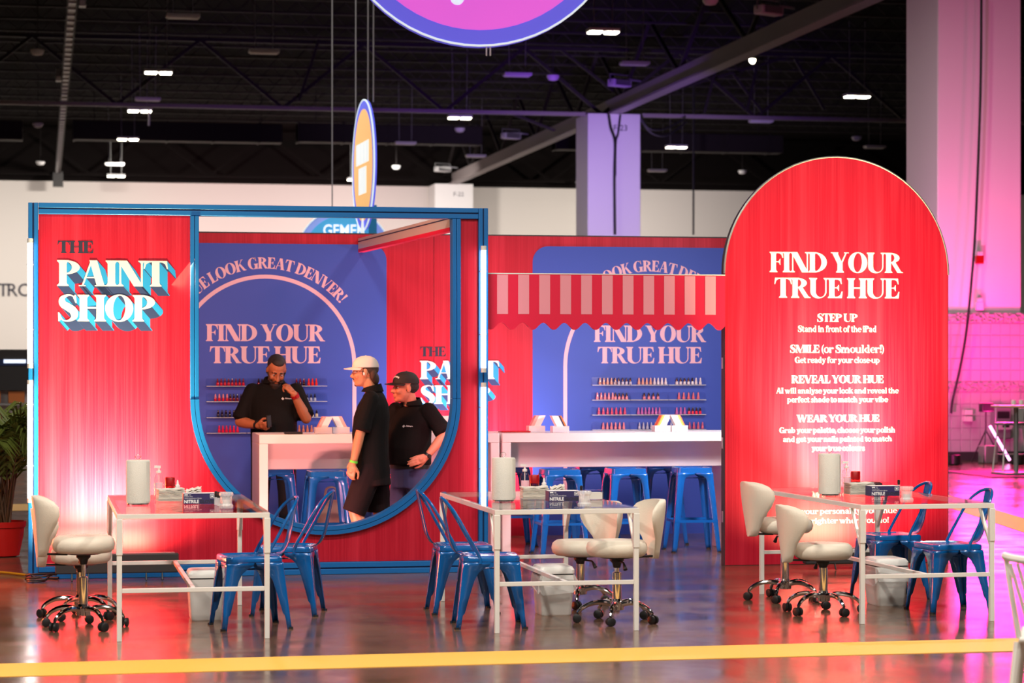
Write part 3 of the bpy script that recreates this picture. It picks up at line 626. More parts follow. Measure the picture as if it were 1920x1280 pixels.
for a0, a1, b0, b1 in ((-.5, .5, .02, .3), (-.30, .30, -.38, -.03), (-.16, .16, -.95, -.62)):
    mb = MB(); n = 4 if b0 > -.5 else 0
    if n:
        for i in range(n):
            u = a0+(a1-a0)*i/n; mb.box(u, u+(a1-a0)/n*.93, -.113, -.107, b0, b1)
    else: mb.prism([(a0, b0), (a1, b0), (0, b1)], lambda a, b: (a, -.113, b), lambda a, b: (a, -.107, b))
    mb.obj('lettering', wm, so)
d = 36.; x, y = at(645, d); zc = CH+(684-480)/FPX*d
sb = disc_sign('round_sign', 'pale blue round sign showing through the top of the booth opening', (x, y, zc), .70, -YAW*.5, srgb(72, 170, 226), srgb(140, 165, 240), .86, .5)
sans('GEMER', .17, wm, sb, lambda a, b: (a, -.115, .30+b), bold=.02, width=.62)
MB().box(-.06+.42, .06+.42, -.2, -.12, -.9, .75).obj('sign_post', M_['exblue'], sb)

# ------------------------------------------------------------------ booth: front frame with the U-shaped opening
FY = 18.80; BX0, BX1, BT = -.10, 3.455, 2.865
bf = thing('booth_frame', 'big blue booth frame with red wood panel and round bottomed opening', 'booth', (BX0, FY, 0))
def wb_(x0, x1, y0, y1, z0, z1, name, m='bluepaint', bev=.004): return boxo(name, M_[m], bf, x0-BX0, x1-BX0, y0-FY, y1-FY, z0, z1, bev)
OXL, OXR = 1.19, 3.17; UC = (OXL+OXR)/2; UR = (OXR-OXL)/2; UZ = .375+UR
def post(x0, x1, nm='post'):
    h = (x1-x0)/2
    wb_(x0, x0+h-.005, FY-.06, FY+.06, 0, BT, nm); wb_(x0+h+.005, x1, FY-.06, FY+.06, 0, BT, nm)
    wb_(x0+h-.006, x0+h+.006, FY-.045, FY+.05, 0, BT, nm+'_groove', 'groove', 0)
post(BX0, BX0+.075); post(BX1-.075, BX1)
for z0, z1 in ((BT-.085, BT), (.0, .095)):
    h = (z1-z0)/2; nm = 'beam' if z0 > 1 else 'bottom_rail'
    wb_(BX0+.077, BX1-.077, FY-.058, FY+.06, z0, z0+h-.005, nm); wb_(BX0+.077, BX1-.077, FY-.058, FY+.06, z0+h+.005, z1, nm)
    wb_(BX0+.077, BX1-.077, FY-.045, FY+.05, z0+h-.006, z0+h+.006, nm+'_groove', 'groove', 0)
RW = .066                                                        # width of the blue lining
def upath(rad, n=40):
    return [(UC-rad, BT-.085), (UC-rad, UZ)] + [(UC-rad*cos(pi*k/n), UZ-rad*sin(pi*k/n)) for k in range(1, n)] + [(UC+rad, UZ), (UC+rad, BT-.085)]
def sweep_rect(pts_in, pts_out, y0, y1, closed=False):
    rs = [[(a[0]-BX0, y0-FY, a[1]), (b[0]-BX0, y0-FY, b[1]), (b[0]-BX0, y1-FY, b[1]), (a[0]-BX0, y1-FY, a[1])] for a, b in zip(pts_in, pts_out)]
    return MB().rings(rs)
n = 40
def arcpts(rad, a0=0, a1=pi): return [(UC-rad*cos(a0+(a1-a0)*k/n), UZ-rad*sin(a0+(a1-a0)*k/n)) for k in range(n+1)]
for i, (ra, rb) in enumerate(((UR, UR+RW*.47), (UR+RW*.53, UR+RW))):
    sweep_rect(arcpts(ra), arcpts(rb), FY-.07, FY+.06).obj('curved_lining', M_['bluepaint'], bf)
    for s in (-1, 1):
        xa, xb = sorted((UC+s*ra, UC+s*rb)); wb_(xa, xb, FY-.064, FY+.06, UZ+.0012, BT-.087, 'lining_strip', 'bluepaint', .003)
sweep_rect(arcpts(UR+RW*.46), arcpts(UR+RW*.54), FY-.05, FY+.05).obj('lining_groove', M_['groove'], bf)
for s in (-1, 1): wb_(UC+s*(UR+RW*.5)-.003, UC+s*(UR+RW*.5)+.003, FY-.048, FY+.05, UZ, BT-.087, 'lining_groove', 'groove', 0)
mb = MB(); ro = UR+RW+.001; zb_, zt_ = .097, BT-.087; xl, xr = BX0+.078, BX1-.078
A = [(UC-ro, zt_), (UC-ro, UZ)]+[(UC-ro*cos(pi*k/n), UZ-ro*sin(pi*k/n)) for k in range(1, n)]+[(UC+ro, UZ), (UC+ro, zt_)]
B = []
for p in A:
    if p[1] >= UZ: B.append((xl if p[0] < UC else xr, p[1]))
    else:
        dx, dz = p[0]-UC, p[1]-UZ
        t = min((xl-UC)/dx if dx < -1e-6 else 9e9, (xr-UC)/dx if dx > 1e-6 else 9e9, (zb_-UZ)/dz); B.append((UC+dx*t, UZ+dz*t))
for corner in ((xl, zb_), (xr, zb_)):                            # snap the nearest outer points to the corners
    k = min(range(len(B)), key=lambda i: hypot(B[i][0]-corner[0], B[i][1]-corner[1])); B[k] = corner
rs = [[(a[0]-BX0, -.03, a[1]), (b[0]-BX0, -.03, b[1]), (b[0]-BX0, .02, b[1]), (a[0]-BX0, .02, a[1])] for a, b in zip(A, B)]
MB().rings(rs).obj('red_panel', M_['redwood'], bf, smooth=0)
# front logo
pl = lambda px, py: plane(px, py, FY-.035)
def logo(parent, f, origin, k=1.0):
    ox, oy, oz = origin
    (x0, z0), (x1, z1) = f(108, 474), f(176, 452)
    text(parent, 'THE', (x0+x1)/2-ox, z0-oz, -.031 if parent is bf else f.y-oy, z1-z0, x1-x0, 'navy')
    yy = -.0304 if parent is bf else f.y-oy+.0004
    (x0, z0), (x1, z1) = f(107, 536), f(315, 489); logo_word(parent, 'PAINT', x0-ox, z0-oz, yy, z1-z0, x1-x0, (.062*k, -.072*k))
    (x0, z0), (x1, z1) = f(107, 602), f(291, 553); logo_word(parent, 'SHOP', x0-ox, z0-oz, yy, z1-z0, x1-x0, (.062*k, -.072*k))
logo(bf, pl, (BX0, FY, 0))
# lit LED tubes on the posts
for px0, px1, py0, py1, lab in ((51, 62, 447, 690, 'upper lit LED tube on the left blue post'), (51, 62, 712, 942, 'lower lit LED tube on the left blue post'), (901.5, 911, 461, 698, 'upper lit LED tube on the right blue post'), (901.5, 911, 717, 948, 'lower lit LED tube on the right blue post')):
    xa, za = plane(px0, py1, FY-.1); xb, zb = plane(px1, py0, FY-.1); t = thing('led_tube', lab, 'light tube', ((xa+xb)/2, FY-.112, za), group='LED tubes on the booth posts')
    h, r = zb-za, (xb-xa)/2
    MB().tube([(0, 0, .03), (0, 0, h-.03)], r*.95, 14).obj('glowing_tube', M_['tube'], t)
    for a in (0, h-.035): MB().tube([(0, 0, a), (0, 0, a+.035)], r*1.05, 14).obj('end_cap', M_['whitepaint'], t)
    for a in (.3*h, .8*h): MB().tube([(-r*1.15, 0, a), (-r*1.15, .05, a), (r*1.15, .05, a), (r*1.15, 0, a)], .004, 5).obj('clip', M_['grey'], t)
# beam from the frame back to the rear wall
hb = thing('header_beam', 'slim pale beam with red edge joining the frame to the rear wall', 'beam', (0, 0, 0))
(xa, za), (xb, zb) = plane(850, 398, 18.9), plane(678, 446, 22.6); hb.location = (xa, 18.9, 2.79)
dv = V((xb-xa, 22.62-18.9, 0))
MB().bar((0, 0, -.02), dv+V((0, 0, -.02)), .06, .10).obj('beam_body', M_['silver'], hb)
MB().bar((0, 0, -.085), dv+V((0, 0, -.085)), .06, .03).obj('beam_edge', M_['awnred'], hb)
MB().bar(V((-.032, 0, -.0)), dv+V((-.032, 0, 0)), .004, .008).obj('beam_seam', M_['groove'], hb)
# wash bars, brackets, cables in front of the panel
def wash_bar(lab, xa, xb, y, z0=.06, z1=.205):
    t = thing('wash_bar', lab, 'light bar', ((xa+xb)/2, y, 0)); h = (xb-xa)/2
    boxo('bar_housing', M_['steelblack'], t, -h, h, -.05, .05, z0, z1, .008); boxo('bar_lens', M_['grey'], t, -h+.03, h-.03, -.035, .035, z1, z1+.006)
    for s in (-.6, .6):
        MB().tube([(s*h-.06, -.07, .008), (s*h-.06, -.03, z0+.02), (s*h+.06, -.03, z0+.02), (s*h+.06, -.07, .008)], .008, 6).obj('bracket', M_['black'], t)
    return t
wash_bar('long black wash light bar at the foot of the left red panel', .10, 1.02, 18.5)
wash_bar('black wash light bar on the floor before the arched panel', 5.95, 6.85, 18.42, .05, .17)
wash_bar('black wash light bar hidden behind the opening of the booth', 1.85, 2.75, 19.05, .03, .15)
wash_bar('black wash light bar at the foot of the rear wall', 3.68, 4.2, 22.2, .03, .1)
cb = MB()
for k in range(4):
    r_ = .05+.012*k; cb.tube([(.10+.012*k+r_*1.3*cos(a), -.12+.006*k+r_*.9*sin(a), .012+.014*k+.018*max(0, sin(a+k))) for a in [2*pi*i/28 for i in range(28)]], .007, 6, closed=True)
cb.tube(cr([(.02, .0, .012), (.05, -.04, .06), (.10, -.06, .03), (.18, -.03, .012)], 5), .007, 6)
o = cb.obj('coiled_cable', M_['cable']); o.location = (-.14, 18.57, 0); tag(o, 'tangle of black cable at the foot of the left blue post', 'cable')
p = [fl(-30, 1073), fl(20, 1077), fl(60, 1082)]; q = [fl(56, 1082), fl(80, 1085), fl(110, 1086)]
tag(MB().tube([(v.x, v.y, .012) for v in p], .011, 6).obj('floor_cable', M_['orangecable']), 'orange cable on the floor left of the booth', 'cable')
tag(MB().tube([(v.x, v.y, .011) for v in q], .011, 6).obj('floor_cable', M_['cable']), 'black cable on the floor continuing the orange one', 'cable')

# ------------------------------------------------------------------ rear wall of the booth
WY = 22.65
rw = thing('rear_wall', 'red wood rear wall of the booth with two blue printed fields', 'wall panel', (-.1, WY, 0))
boxo('red_panel', M_['redwood'], rw, 0, 3.75, 0, .06, 0, 2.86); boxo('red_panel', M_['redwood'], rw, 3.755, 7.3, 0, .06, 0, 2.86)
boxo('top_cap', M_['steelblack'], rw, 0, 7.3, .0, .08, 2.86, 2.872)
def wpl(px, py): return plane(px, py, WY-.01)
wpl.y = WY-.001
def blue_field(xc, xl, xr, ztop, shift):
    rad = .15; w_ = xr-xl; n = 8
    poly = [(xl, .0), (xr, .0), (xr, ztop-rad)]+[(xr-rad+rad*cos(pi/2*k/n), ztop-rad+rad*sin(pi/2*k/n)) for k in range(1, n)]+[(xr-rad, ztop), (xl+rad, ztop)]+[(xl+rad-rad*sin(pi/2*k/n), ztop-rad+rad*cos(pi/2*k/n)) for k in range(1, n)]+[(xl, ztop-rad)]
    MB().prism(poly, lambda a, b: (a+.1, -.004, b), lambda a, b: (a+.1, 0, b)).obj('blue_field', M_['panelblue'], rw)
    R0, R1, zc = .855, .818, 1.62                                 # arch line
    n = 48; A = [(R0*cos(pi*k/n), R0*sin(pi*k/n)) for k in range(n+1)]; B = [(R1*cos(pi*k/n), R1*sin(pi*k/n)) for k in range(n+1)]
    A = [(R0, .0-zc+.01)]+A+[(-R0, .0-zc+.01)]; B = [(R1, .0-zc+.01)]+B+[(-R1, .0-zc+.01)]
    flat(MB(), [('s', A, B, 0)], lambda a, b: (xc+.1+a, -.005, zc+b)).obj('arch_line', M_['pinkprint'], rw, smooth=0, fix=False)
    # words on the arc
    s = 'HUE LOOK GREAT DENVER!'; cap = .106; rad = .912; adv = [G[c][0]*cap*.95-.002 for c in s]; tot = sum(adv); th = pi/2+tot/2/rad; mb = MB()
    for c, a_ in zip(s, adv):
        t = th-a_/2/rad; th -= a_/rad; e1 = V((sin(t), -cos(t))); e2 = V((cos(t), sin(t)))
        for p in G[c][1]:
            g = lambda q: tuple(e1*((q[0]-G[c][0]/2)*cap)+e2*(rad+q[1]*cap))
            pp = ('p', [g(q) for q in p[1]]) if p[0] == 'p' else ('s', [g(q) for q in p[1]], [g(q) for q in p[2]], p[3])
            oc_ = .00009*(len(mb.f) % 11); flat(mb, [pp], lambda a, b: (xc+.1+a, -.005-oc_, zc+b))
    mb.obj('lettering', M_['pinkprint'], rw, smooth=0, fix=False)
    for s, z, w_ in (('FIND YOUR', 1.852, 1.11), ('TRUE HUE', 1.646, 1.04)):
        text(rw, s, xc+.1, z, -.005, .158, w_, 'pinkprint')
xl1 = wpl(271, 600)[0]; xr1 = wpl(725, 600)[0]; xc1 = wpl(498, 600)[0]
xl2 = wpl(999, 600)[0]; xc2 = wpl(1219, 600)[0]
blue_field(xc1, xl1, xr1, 2.765, 0); blue_field(xc2, xl2, xl2+(xr1-xl1), 2.765, 0)
k_ = .72
def rear(px, py): return wpl(788+(px-108)*k_*.995, {474: 668, 452: 650, 536: 710.5, 489: 676, 602: 757, 553: 722}[py])
rear.y = wpl.y
logo(rw, rear, (-.1, WY, 0), .86)

# acrylic ledges with nail polish
def ledge():
    t = thing('polish_shelf', '', 'shelf')
    MB().add([(0, -.003, 0), (.37, -.003, 0), (.37, -.003, .075), (0, -.003, .075)], [(0, 1, 2, 3)]).obj('shelf_back', M_['acrylic'], t); boxo('shelf_base', M_['frost'], t, 0, .37, -.05, -.004, 0, .004)
    MB().add([(0, -.052, 0), (.37, -.052, 0), (.37, -.052, .024), (0, -.052, .024)], [(0, 1, 2, 3)]).obj('shelf_lip', M_['acrylic'], t); boxo('shelf_edge', M_['whiteplast'], t, 0, .37, -.0535, -.0505, -.0015, .0015)
    for s in (0, .37): MB().add([(s, -.052, 0), (s, -.003, 0), (s, -.003, .072), (s, -.052, .024)], [(0, 1, 2, 3)]).obj('shelf_end', M_['acrylic'], t)
    MB().lathe([(.004, -.002), (.007, 0), (.004, .004)], 8).obj('screw', M_['chrome'], t)
    c = t.children[-1]; c.rotation_euler.x = pi/2; c.location = (.03, -.012, .05)
    return t
def bottle(col, cap):
    me_key = (col, cap)
    b = MB().lathe([(.010, 0), (.0135, .003), (.0135, .022), (.011, .029), (.006, .032)], 10).obj('nail_polish', PM(col)); 
    MB().lathe([(.0095, .031), (.0095, .036), (.0062, .062), (.0045, .066)], 10).obj('cap', PM(cap), b)
    return b
PMC = {}
def PM(rgb):
    if rgb not in PMC: PMC[rgb] = mat('polish_%02x%02x%02x' % rgb, srgb(*rgb), .15, coat=.6)
    return PMC[rgb]
DK = (40, 10, 18); CR = (200, 18, 50); WN = (120, 14, 34); PK = (236, 140, 150); NU = (222, 160, 140); LI = (205, 110, 185); RS = (224, 70, 110); SV = (178, 180, 205); CM = (228, 205, 170); SM = (196, 188, 206); OR = (232, 30, 20); NV = (38, 36, 62); CO = (240, 130, 100); WH = (225, 215, 220)
rows = {
 'left': [(387, (724, 753, 783, 812)), [
   [(408, 8, 6.9, CR, WN, 'crimson'), (485, 5, 6.5, WN, DK, 'wine'), (556, 3, 7.0, DK, WN, 'dark wine'), (579, 3, 7.0, OR, OR, 'bright red')],
   [(404, 4, 7.3, CR, PK, 'rose capped crimson'), (432, 4, 6.6, WN, DK, 'black capped wine'), (500, 5, 6.6, WN, DK, 'plum'), (576, 3, 7.2, SV, NV, 'grey blue')],
   [(409, 5, 7.4, NV, DK, 'near black'), (500, 5, 7.4, NV, NV, 'dark navy'), (586, 2, 7.8, CM, DK, 'cream')],
   [(411, 6, 6.9, (230, 20, 70), (236, 40, 90), 'hot pink'), (480, 5, 7, RS, RS, 'rose'), (561, 4, 7.7, CO, CO, 'coral')]]],
 'right': [(1110, (722, 750, 778, 806)), [
   [(1125, 5, 7.1, NU, NU, 'nude'), (1153, 5, 7.2, SM, DK, 'black capped silver'), (1198, 4, 7.3, NU, NU, 'peach nude'), (1227, 4, 7, WH, WH, 'ivory'), (1269, 5, 7.3, WH, DK, 'black capped ivory'), (1305, 2, 8, WH, WH, 'milky white')],
   [(1120, 5, 7.2, PK, PK, 'soft pink'), (1154, 4, 7, PK, DK, 'black capped pink'), (1208, 4, 8.6, PK, DK, 'dark capped blush'), (1273, 5, 9.0, (228, 110, 120), (230, 120, 130), 'salmon pink')],
   [(1123, 7, 8.1, RS, RS, 'rose pink'), (1197, 7, 6.6, LI, LI, 'lilac pink'), (1269, 3, 7.4, LI, LI, 'orchid pink'), (1292, 4, 6.9, (235, 45, 75), DK, 'black capped red')],
   [(1131, 6, 7.7, PK, PK, 'pale rose'), (1199, 5, 7.4, SV, SV, 'silvery blue'), (1242, 5, 8, SV, SV, 'pewter'), (1293, 4, 8, (200, 90, 120), (205, 100, 130), 'mauve pink')]]]}
lg = None; bproto = {}
pos_w = ('left', 'middle', 'right'); pos_r = ('top', 'second', 'third', 'bottom')
for side, ((px0, ys), data) in rows.items():
    for r_, yb in enumerate(ys):
        xs, zs = plane(px0, yb, WY-.03)
        for u in range(3):
            if lg is None: lg = ledge(); o = lg
            else: o = dup(lg)
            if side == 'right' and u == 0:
                lp_ = [c for c in o.children if c.name.startswith('shelf_lip')][0]; lp_.data = lp_.data.copy(); lp_.data.materials[0] = M_['lipglare']; lp_.scale.z = 1.25  # whitened lip stands in for lamp glare on the clear acrylic
            place(o, (xs+u*.378, WY-.005, zs), 0, 'clear acrylic polish shelf, %s piece of the %s row on the %s blue field' % (pos_w[u], pos_r[r_], side), 'acrylic polish shelves')
        for (pxb, n, step, col, cap, cn) in data[r_]:
            onm = ['leftmost']+[ORD[i]+' from the left' for i in range(1, n-1)]+['rightmost']
            for i in range(n):
                if (col, cap) not in bproto: b = bproto[(col, cap)] = bottle(col, cap)
                else: b = dup(bproto[(col, cap)])
                x = plane(pxb+i*step, yb, WY-.03)[0]
                b.location = (x, WY-.034, zs+.006)
                tag(b, '%s %s polish bottle, %s row, %s blue field' % (onm[i], cn, pos_r[r_], side), 'nail polish', '%s bottles, %s row %s' % (cn, pos_r[r_], side))

# ------------------------------------------------------------------ awning
ax0, ax1 = plane(914, 600, 18.86)[0], plane(1359.5, 600, 18.86)[0]; at_, ab, asc = 2.352, 1.957, 1.90
aw = thing('awning', 'red and pink striped awning board with a scalloped lower edge', 'awning', (ax0, 18.86, 0))
per = (plane(1322, 600, 18.86)[0]-plane(932, 600, 18.86)[0])/10
poly = [(ax1-ax0, at_), (0, at_)]; n = 380
zm = (ab+asc)/2+.012; am = .030
sx0 = plane(920.6, 600, 18.86)[0]-ax0
for k in range(n+1):
    x = (ax1-ax0)*k/n; c = cos(2*pi*(x-sx0)/per); poly.append((x, zm-am*(c if c > 0 else c*.9)))
# one strip of quads keeps the wavy edge clean
top = [(p[0], at_) for p in poly[2:]]; bot = poly[2:]
rs = [[(b[0], 0, b[1]), (t[0], 0, t[1]), (t[0], .035, t[1]), (b[0], .035, b[1])] for b, t in zip(bot, top)]
MB().rings(rs).obj('awning_board', M_['awnred'], aw, smooth=40)
x1st = plane(932, 600, 18.86)[0]-ax0
for k in range(11): boxo('stripe', M_['awnpink'], aw, x1st+k*per, x1st+k*per+per*.515, -.003, 0, 2.035, at_-.006)
boxo('awning_cap', M_['whitepaint'], aw, 0, ax1-ax0, -.004, .04, at_, at_+.008)

# ------------------------------------------------------------------ arched panel with the instructions
AY = 18.95; axl, axr = plane(1358, 700, AY)[0], plane(1778, 700, AY)[0]; axc = (axl+axr)/2; ar = (axr-axl)/2; azc = 3.335-ar
ap = thing('arch_panel', 'tall red arched panel printed with white instructions', 'sign', (axc, AY, 0))
n = 40; prof = [(-ar, 0), (ar, 0)]+[(ar*cos(pi*k/n), azc+ar*sin(pi*k/n)) for k in range(n+1)]
MB().prism(prof, lambda a, b: (a, 0, b), lambda a, b: (a, .09, b)).obj('arch_body', M_['steelblack'], ap)
pr2 = [(-ar+.006, .004), (ar-.006, .004)]+[((ar-.006)*cos(pi*k/n), azc+(ar-.006)*sin(pi*k/n)) for k in range(n+1)]
MB().prism(pr2, lambda a, b: (a, -.004, b), lambda a, b: (a, 0, b)).obj('red_print', M_['redwood'], ap, smooth=0)
MB().tube([(ar*cos(pi*k/n), .0, azc+ar*sin(pi*k/n)) for k in range(n+1)], .008, 6).obj('edge_trim', M_['grey'], ap)
apl = lambda px, py: plane(px, py, AY-.006)
for s, xa, xb, yb, yt in (('FIND YOUR', 1443, 1692, 510, 474), ('TRUE HUE', 1452, 1687, 558, 522), ('STEP UP', 1532, 1608, 603, 588), ('Stand in front of the iPad', 1496, 1644, 622, 610.5), ('SMILE (or Smoulder!)', 1481, 1658, 661, 646.5), ('Get ready for your close-up', 1490, 1650, 680, 669), ('REVEAL YOUR HUE', 1484, 1657, 718, 703.5), ('AI will analyse your look and reveal the', 1455, 1685, 737.5, 726.5), ('perfect shade to match your vibe', 1476, 1665, 754, 743), ('WEAR YOUR HUE', 1494, 1649, 791, 777), ('Grab your palette, choose your polish', 1461, 1679, 811.5, 800), ('and get your nails painted to match', 1468, 1673, 828, 817), ('your true colours', 1522, 1622, 845, 834), ('We', 1522, 1549, 933, 914), ('Bring your personality, your hue', 1460, 1682, 964, 951), ('shines brighter when you do!', 1464, 1667, 982, 969)):
    (x0, z0), (x1, z1) = apl(xa, yb), apl(xb, yt)
    text(ap, s, (x0+x1)/2-axc, z0, -.0048, z1-z0, x1-x0, 'whiteprint')
for z in (.35, .95, 1.6, 2.2): boxo('edge_latch', M_['aluminium'], ap, -ar-.006, -ar, .03, .06, z, z+.09)

# ------------------------------------------------------------------ bar counters
CY0, CY1, CZ = 20.40, 21.10, 1.043
def counter(lab, xa, xb, al):
    t = thing('bar_counter', lab, 'counter', (xa, CY0, 0), group='white bar counters'); w_ = xb-xa; D = CY1-CY0
    boxo('counter_top', M_['whitelam'], t, 0, w_, 0, D, CZ-.078, CZ, .004)
    boxo('side_panel', M_['whitelam'], t, 0, .075, .002, D-.002, 0, CZ-.079, .004); boxo('side_panel', M_['whitelam'], t, w_-.075, w_, .002, D-.002, 0, CZ-.079, .004)
    boxo('apron', M_['whitelam'], t, .078+al, w_-.078-al, .33, .37, .735, CZ-.079, .004); return t
counter('white bar counter behind the round opening', 1.80, 3.86, 0)
counter('white bar counter under the striped awning', 3.885, 6.02, .01)
# clear boxes with colour cards
cardm = dict(orange=mat('card_orange', srgb(236, 120, 40), .5), yellow=mat('card_yellow', srgb(240, 196, 70), .5), teal=mat('card_teal', srgb(70, 160, 160), .5), dark=mat('card_dark', srgb(40, 44, 70), .5), pink=mat('card_pink', srgb(240, 170, 165), .5))
def card_box(c1_, c2_):
    cols = dict(COL1=cardm[c1_], COL2=cardm[c2_])
    t = thing('card_box', '', 'box')
    boxo('tray', M_['frost'], t, -.095, .095, -.06, .06, 0, .006); boxo('tray_side', M_['frost'], t, -.095, .095, -.06, -.056, .006, .055); boxo('tray_side', M_['frost'], t, -.095, .095, .056, .06, .006, .055)
    boxo('tray_end', M_['frost'], t, -.095, -.091, -.056, .056, .006, .055); boxo('tray_end', M_['frost'], t, .091, .095, -.056, .056, .006, .055)
    for m, xa, xb in (('COL1', -.082, -.066), ('COL2', -.066, -.045), ('whitelam', -.045, .03)):
        MB().prism([(xa, .03), (xb, .03), (xb+.075, .145), (xa+.075, .145)], lambda a, b: (a, -.045, b), lambda a, b: (a, .05, b)).obj('colour_card', cols[m] if m in cols else M_[m], t)
    return t
bi = 0
for px, fy, rz, lab in ((607, .12, 0, 'clear box of tilted white cards on the left counter'), (640, .2, pi, 'clear box with a leaning card on the left counter behind the man in white cap'), (825, .2, 0, 'clear card box on the counter behind the man in black cap'), (849, .25, pi, 'rightmost clear card box seen through the round opening'), (1007, .25, 0, 'clear card box at the left end of the awning counter'), (1052, .12, pi, 'clear box with dark striped cards on the awning counter'), (1243, .18, 0, 'clear box with yellow cards on the awning counter, left of its pair'), (1275, .16, pi, 'clear box with yellow cards on the awning counter, right of its pair')):
    x, _ = plane(px, 808, CY0+fy)
    o = card_box(*(('pink', 'pink'), ('pink', 'pink'), ('pink', 'orange'), ('pink', 'pink'), ('pink', 'pink'), ('orange', 'dark'), ('orange', 'yellow'), ('orange', 'yellow'))[int(bi)]); bi += 1; o.scale.x = .76
    place(o, (x, CY0+fy+.06, CZ+.001), rz, lab, 'card boxes on the counters')
x, _ = plane(550, 812, CY0+.1); o = boxo('tablet', M_['black'], None, -.075, .075, -.05, .05, 0, .018, .004); o.location = (x, CY0+.1, CZ+.001); tag(o, 'black tablet lying at the front edge of the left counter', 'tablet')
x, _ = plane(975, 812, CY0+.3); o = boxo('paint_tray', M_['darkred'], None, -.16, .1, -.08, .08, 0, .012, .004); o.location = (x-.02, CY0+.3, CZ+.001); tag(o, 'flat dark red mat at the left end of the awning counter', 'mat')

# ------------------------------------------------------------------ sheet metal legs shared by stools and chairs
def plate_leg(sx, sy, top, bot, zt, prof, m, parent, th=.003):
    """L-shaped tapering sheet leg: prof lists (z, width) of each of its two plates; corner runs from top (x,y) to bot (x,y)"""
    mb = MB(); ra = []; n = len(prof)
    for z, w_ in prof:
        k = z/zt; cx = bot[0]+(top[0]-bot[0])*k; cy = bot[1]+(top[1]-bot[1])*k; ch = min(.012, w_*.35)
        row = [(cx-w_, cy), (cx-ch, cy), (cx-ch*.3, cy-ch*.3), (cx, cy-ch), (cx, cy-w_)]
        ra.append([(sx*a, sy*b, z) for a, b in row])
    vs = [p for r_ in ra for p in r_]; q = 5
    mb.add(vs, [(i*q+j, i*q+j+1, (i+1)*q+j+1, (i+1)*q+j) for i in range(n-1) for j in range(q-1)])
    return mb.obj('leg', m, parent, solid=th)
def bar_stool():
    t = thing('bar_stool', '', 'stool'); m = M_['stoolblue']; h = .735; s = .155
    def rr(e, z, r=.035, n=5): return [(sx*(s+e-r)+r*cos(a), sy*(s+e-r)+r*sin(a), z) for sx, sy, a0 in ((1, 1, 0), (-1, 1, pi/2), (-1, -1, pi), (1, -1, 3*pi/2)) for a in [a0+pi/2*k/n for k in range(n+1)]]
    MB().rings([rr(-.03, h-.012), rr(-.012, h), rr(-.002, h-.004), rr(.002, h-.05), rr(.0, h-.052)]).obj('seat', m, t)
    pr = [(0, .036), (.05, .04), (.3, .05), (.6, .06), (.645, .07), (.665, .10), (.675, .152), (.69, .155)]
    for sx in (-1, 1):
        for sy in (-1, 1):
            plate_leg(sx, sy, (s, s), (s+.062, s+.055), .72, pr, m, t)
            MB().tube([(sx*(s+.05), sy*(s+.044), 0), (sx*(s+.05), sy*(s+.044), .012)], .02, 8).obj('foot', M_['rubber'], t)
    b = s+.035
    for p, q in (((-b, -b), (b, -b)), ((b, -b), (b, b)), ((b, b), (-b, b)), ((-b, b), (-b, -b))): MB().bar((*p, .27), (*q, .27), .006, .022).obj('crossbar', m, t)
    MB().bar((-s, -s, .64), (s, s, .64), .02, .004).obj('brace', m, t); MB().bar((-s, s, .64), (s, -s, .64), .02, .004).obj('brace', m, t)
    return t
bs = None
for x, y, lab in ((4.38, 20.36, 'blue metal bar stool at the left of the awning counter, behind the glove box'), (4.985, 20.46, 'blue metal bar stool in the middle before the awning counter'), (5.60, 20.53, 'blue metal bar stool nearest the arched panel'), (4.15, 21.42, 'blue bar stool on the far side at the left end of the awning counter'), (4.93, 21.46, 'blue bar stool on the far side, between the two left stools of the awning counter'), (5.56, 21.48, 'blue bar stool on the far side left of the stool nearest the arch'), (2.37, 20.43, 'blue bar stool at the left counter in the round opening'), (1.98, 20.95, 'blue bar stool behind the left counter next to its white side panel'), (3.0, 21.42, 'blue bar stool behind the left counter, left of the man in white cap'), (3.32, 20.55, 'blue bar stool behind the legs of the man in white cap')):
    if bs is None: bs = bar_stool(); o = bs
    else: o = dup(bs)
    place(o, (x, y, 0), random.uniform(-.04, .04), lab, 'blue bar stools at the counters')
bg = thing('tote_bag', 'cream cloth bag on the floor behind the stool of the left counter', 'bag', (2.55, 21.6, 0))
MB().rings([[(.13*k*cos(a), .07*k*sin(a), z) for a in [2*pi*i/16 for i in range(16)]] for k, z in ((.9, 0), (1, .04), (1, .2), (.8, .34), (.45, .42))]).obj('bag_body', M_['cream'], bg, smooth=60)
for s in (-1, 1): MB().tube(cr([(-.06, s*.02, .40), (-.04, s*.03, .52), (.04, s*.03, .52), (.06, s*.02, .40)], 5), .008, 6).obj('bag_handle', M_['cream'], bg)
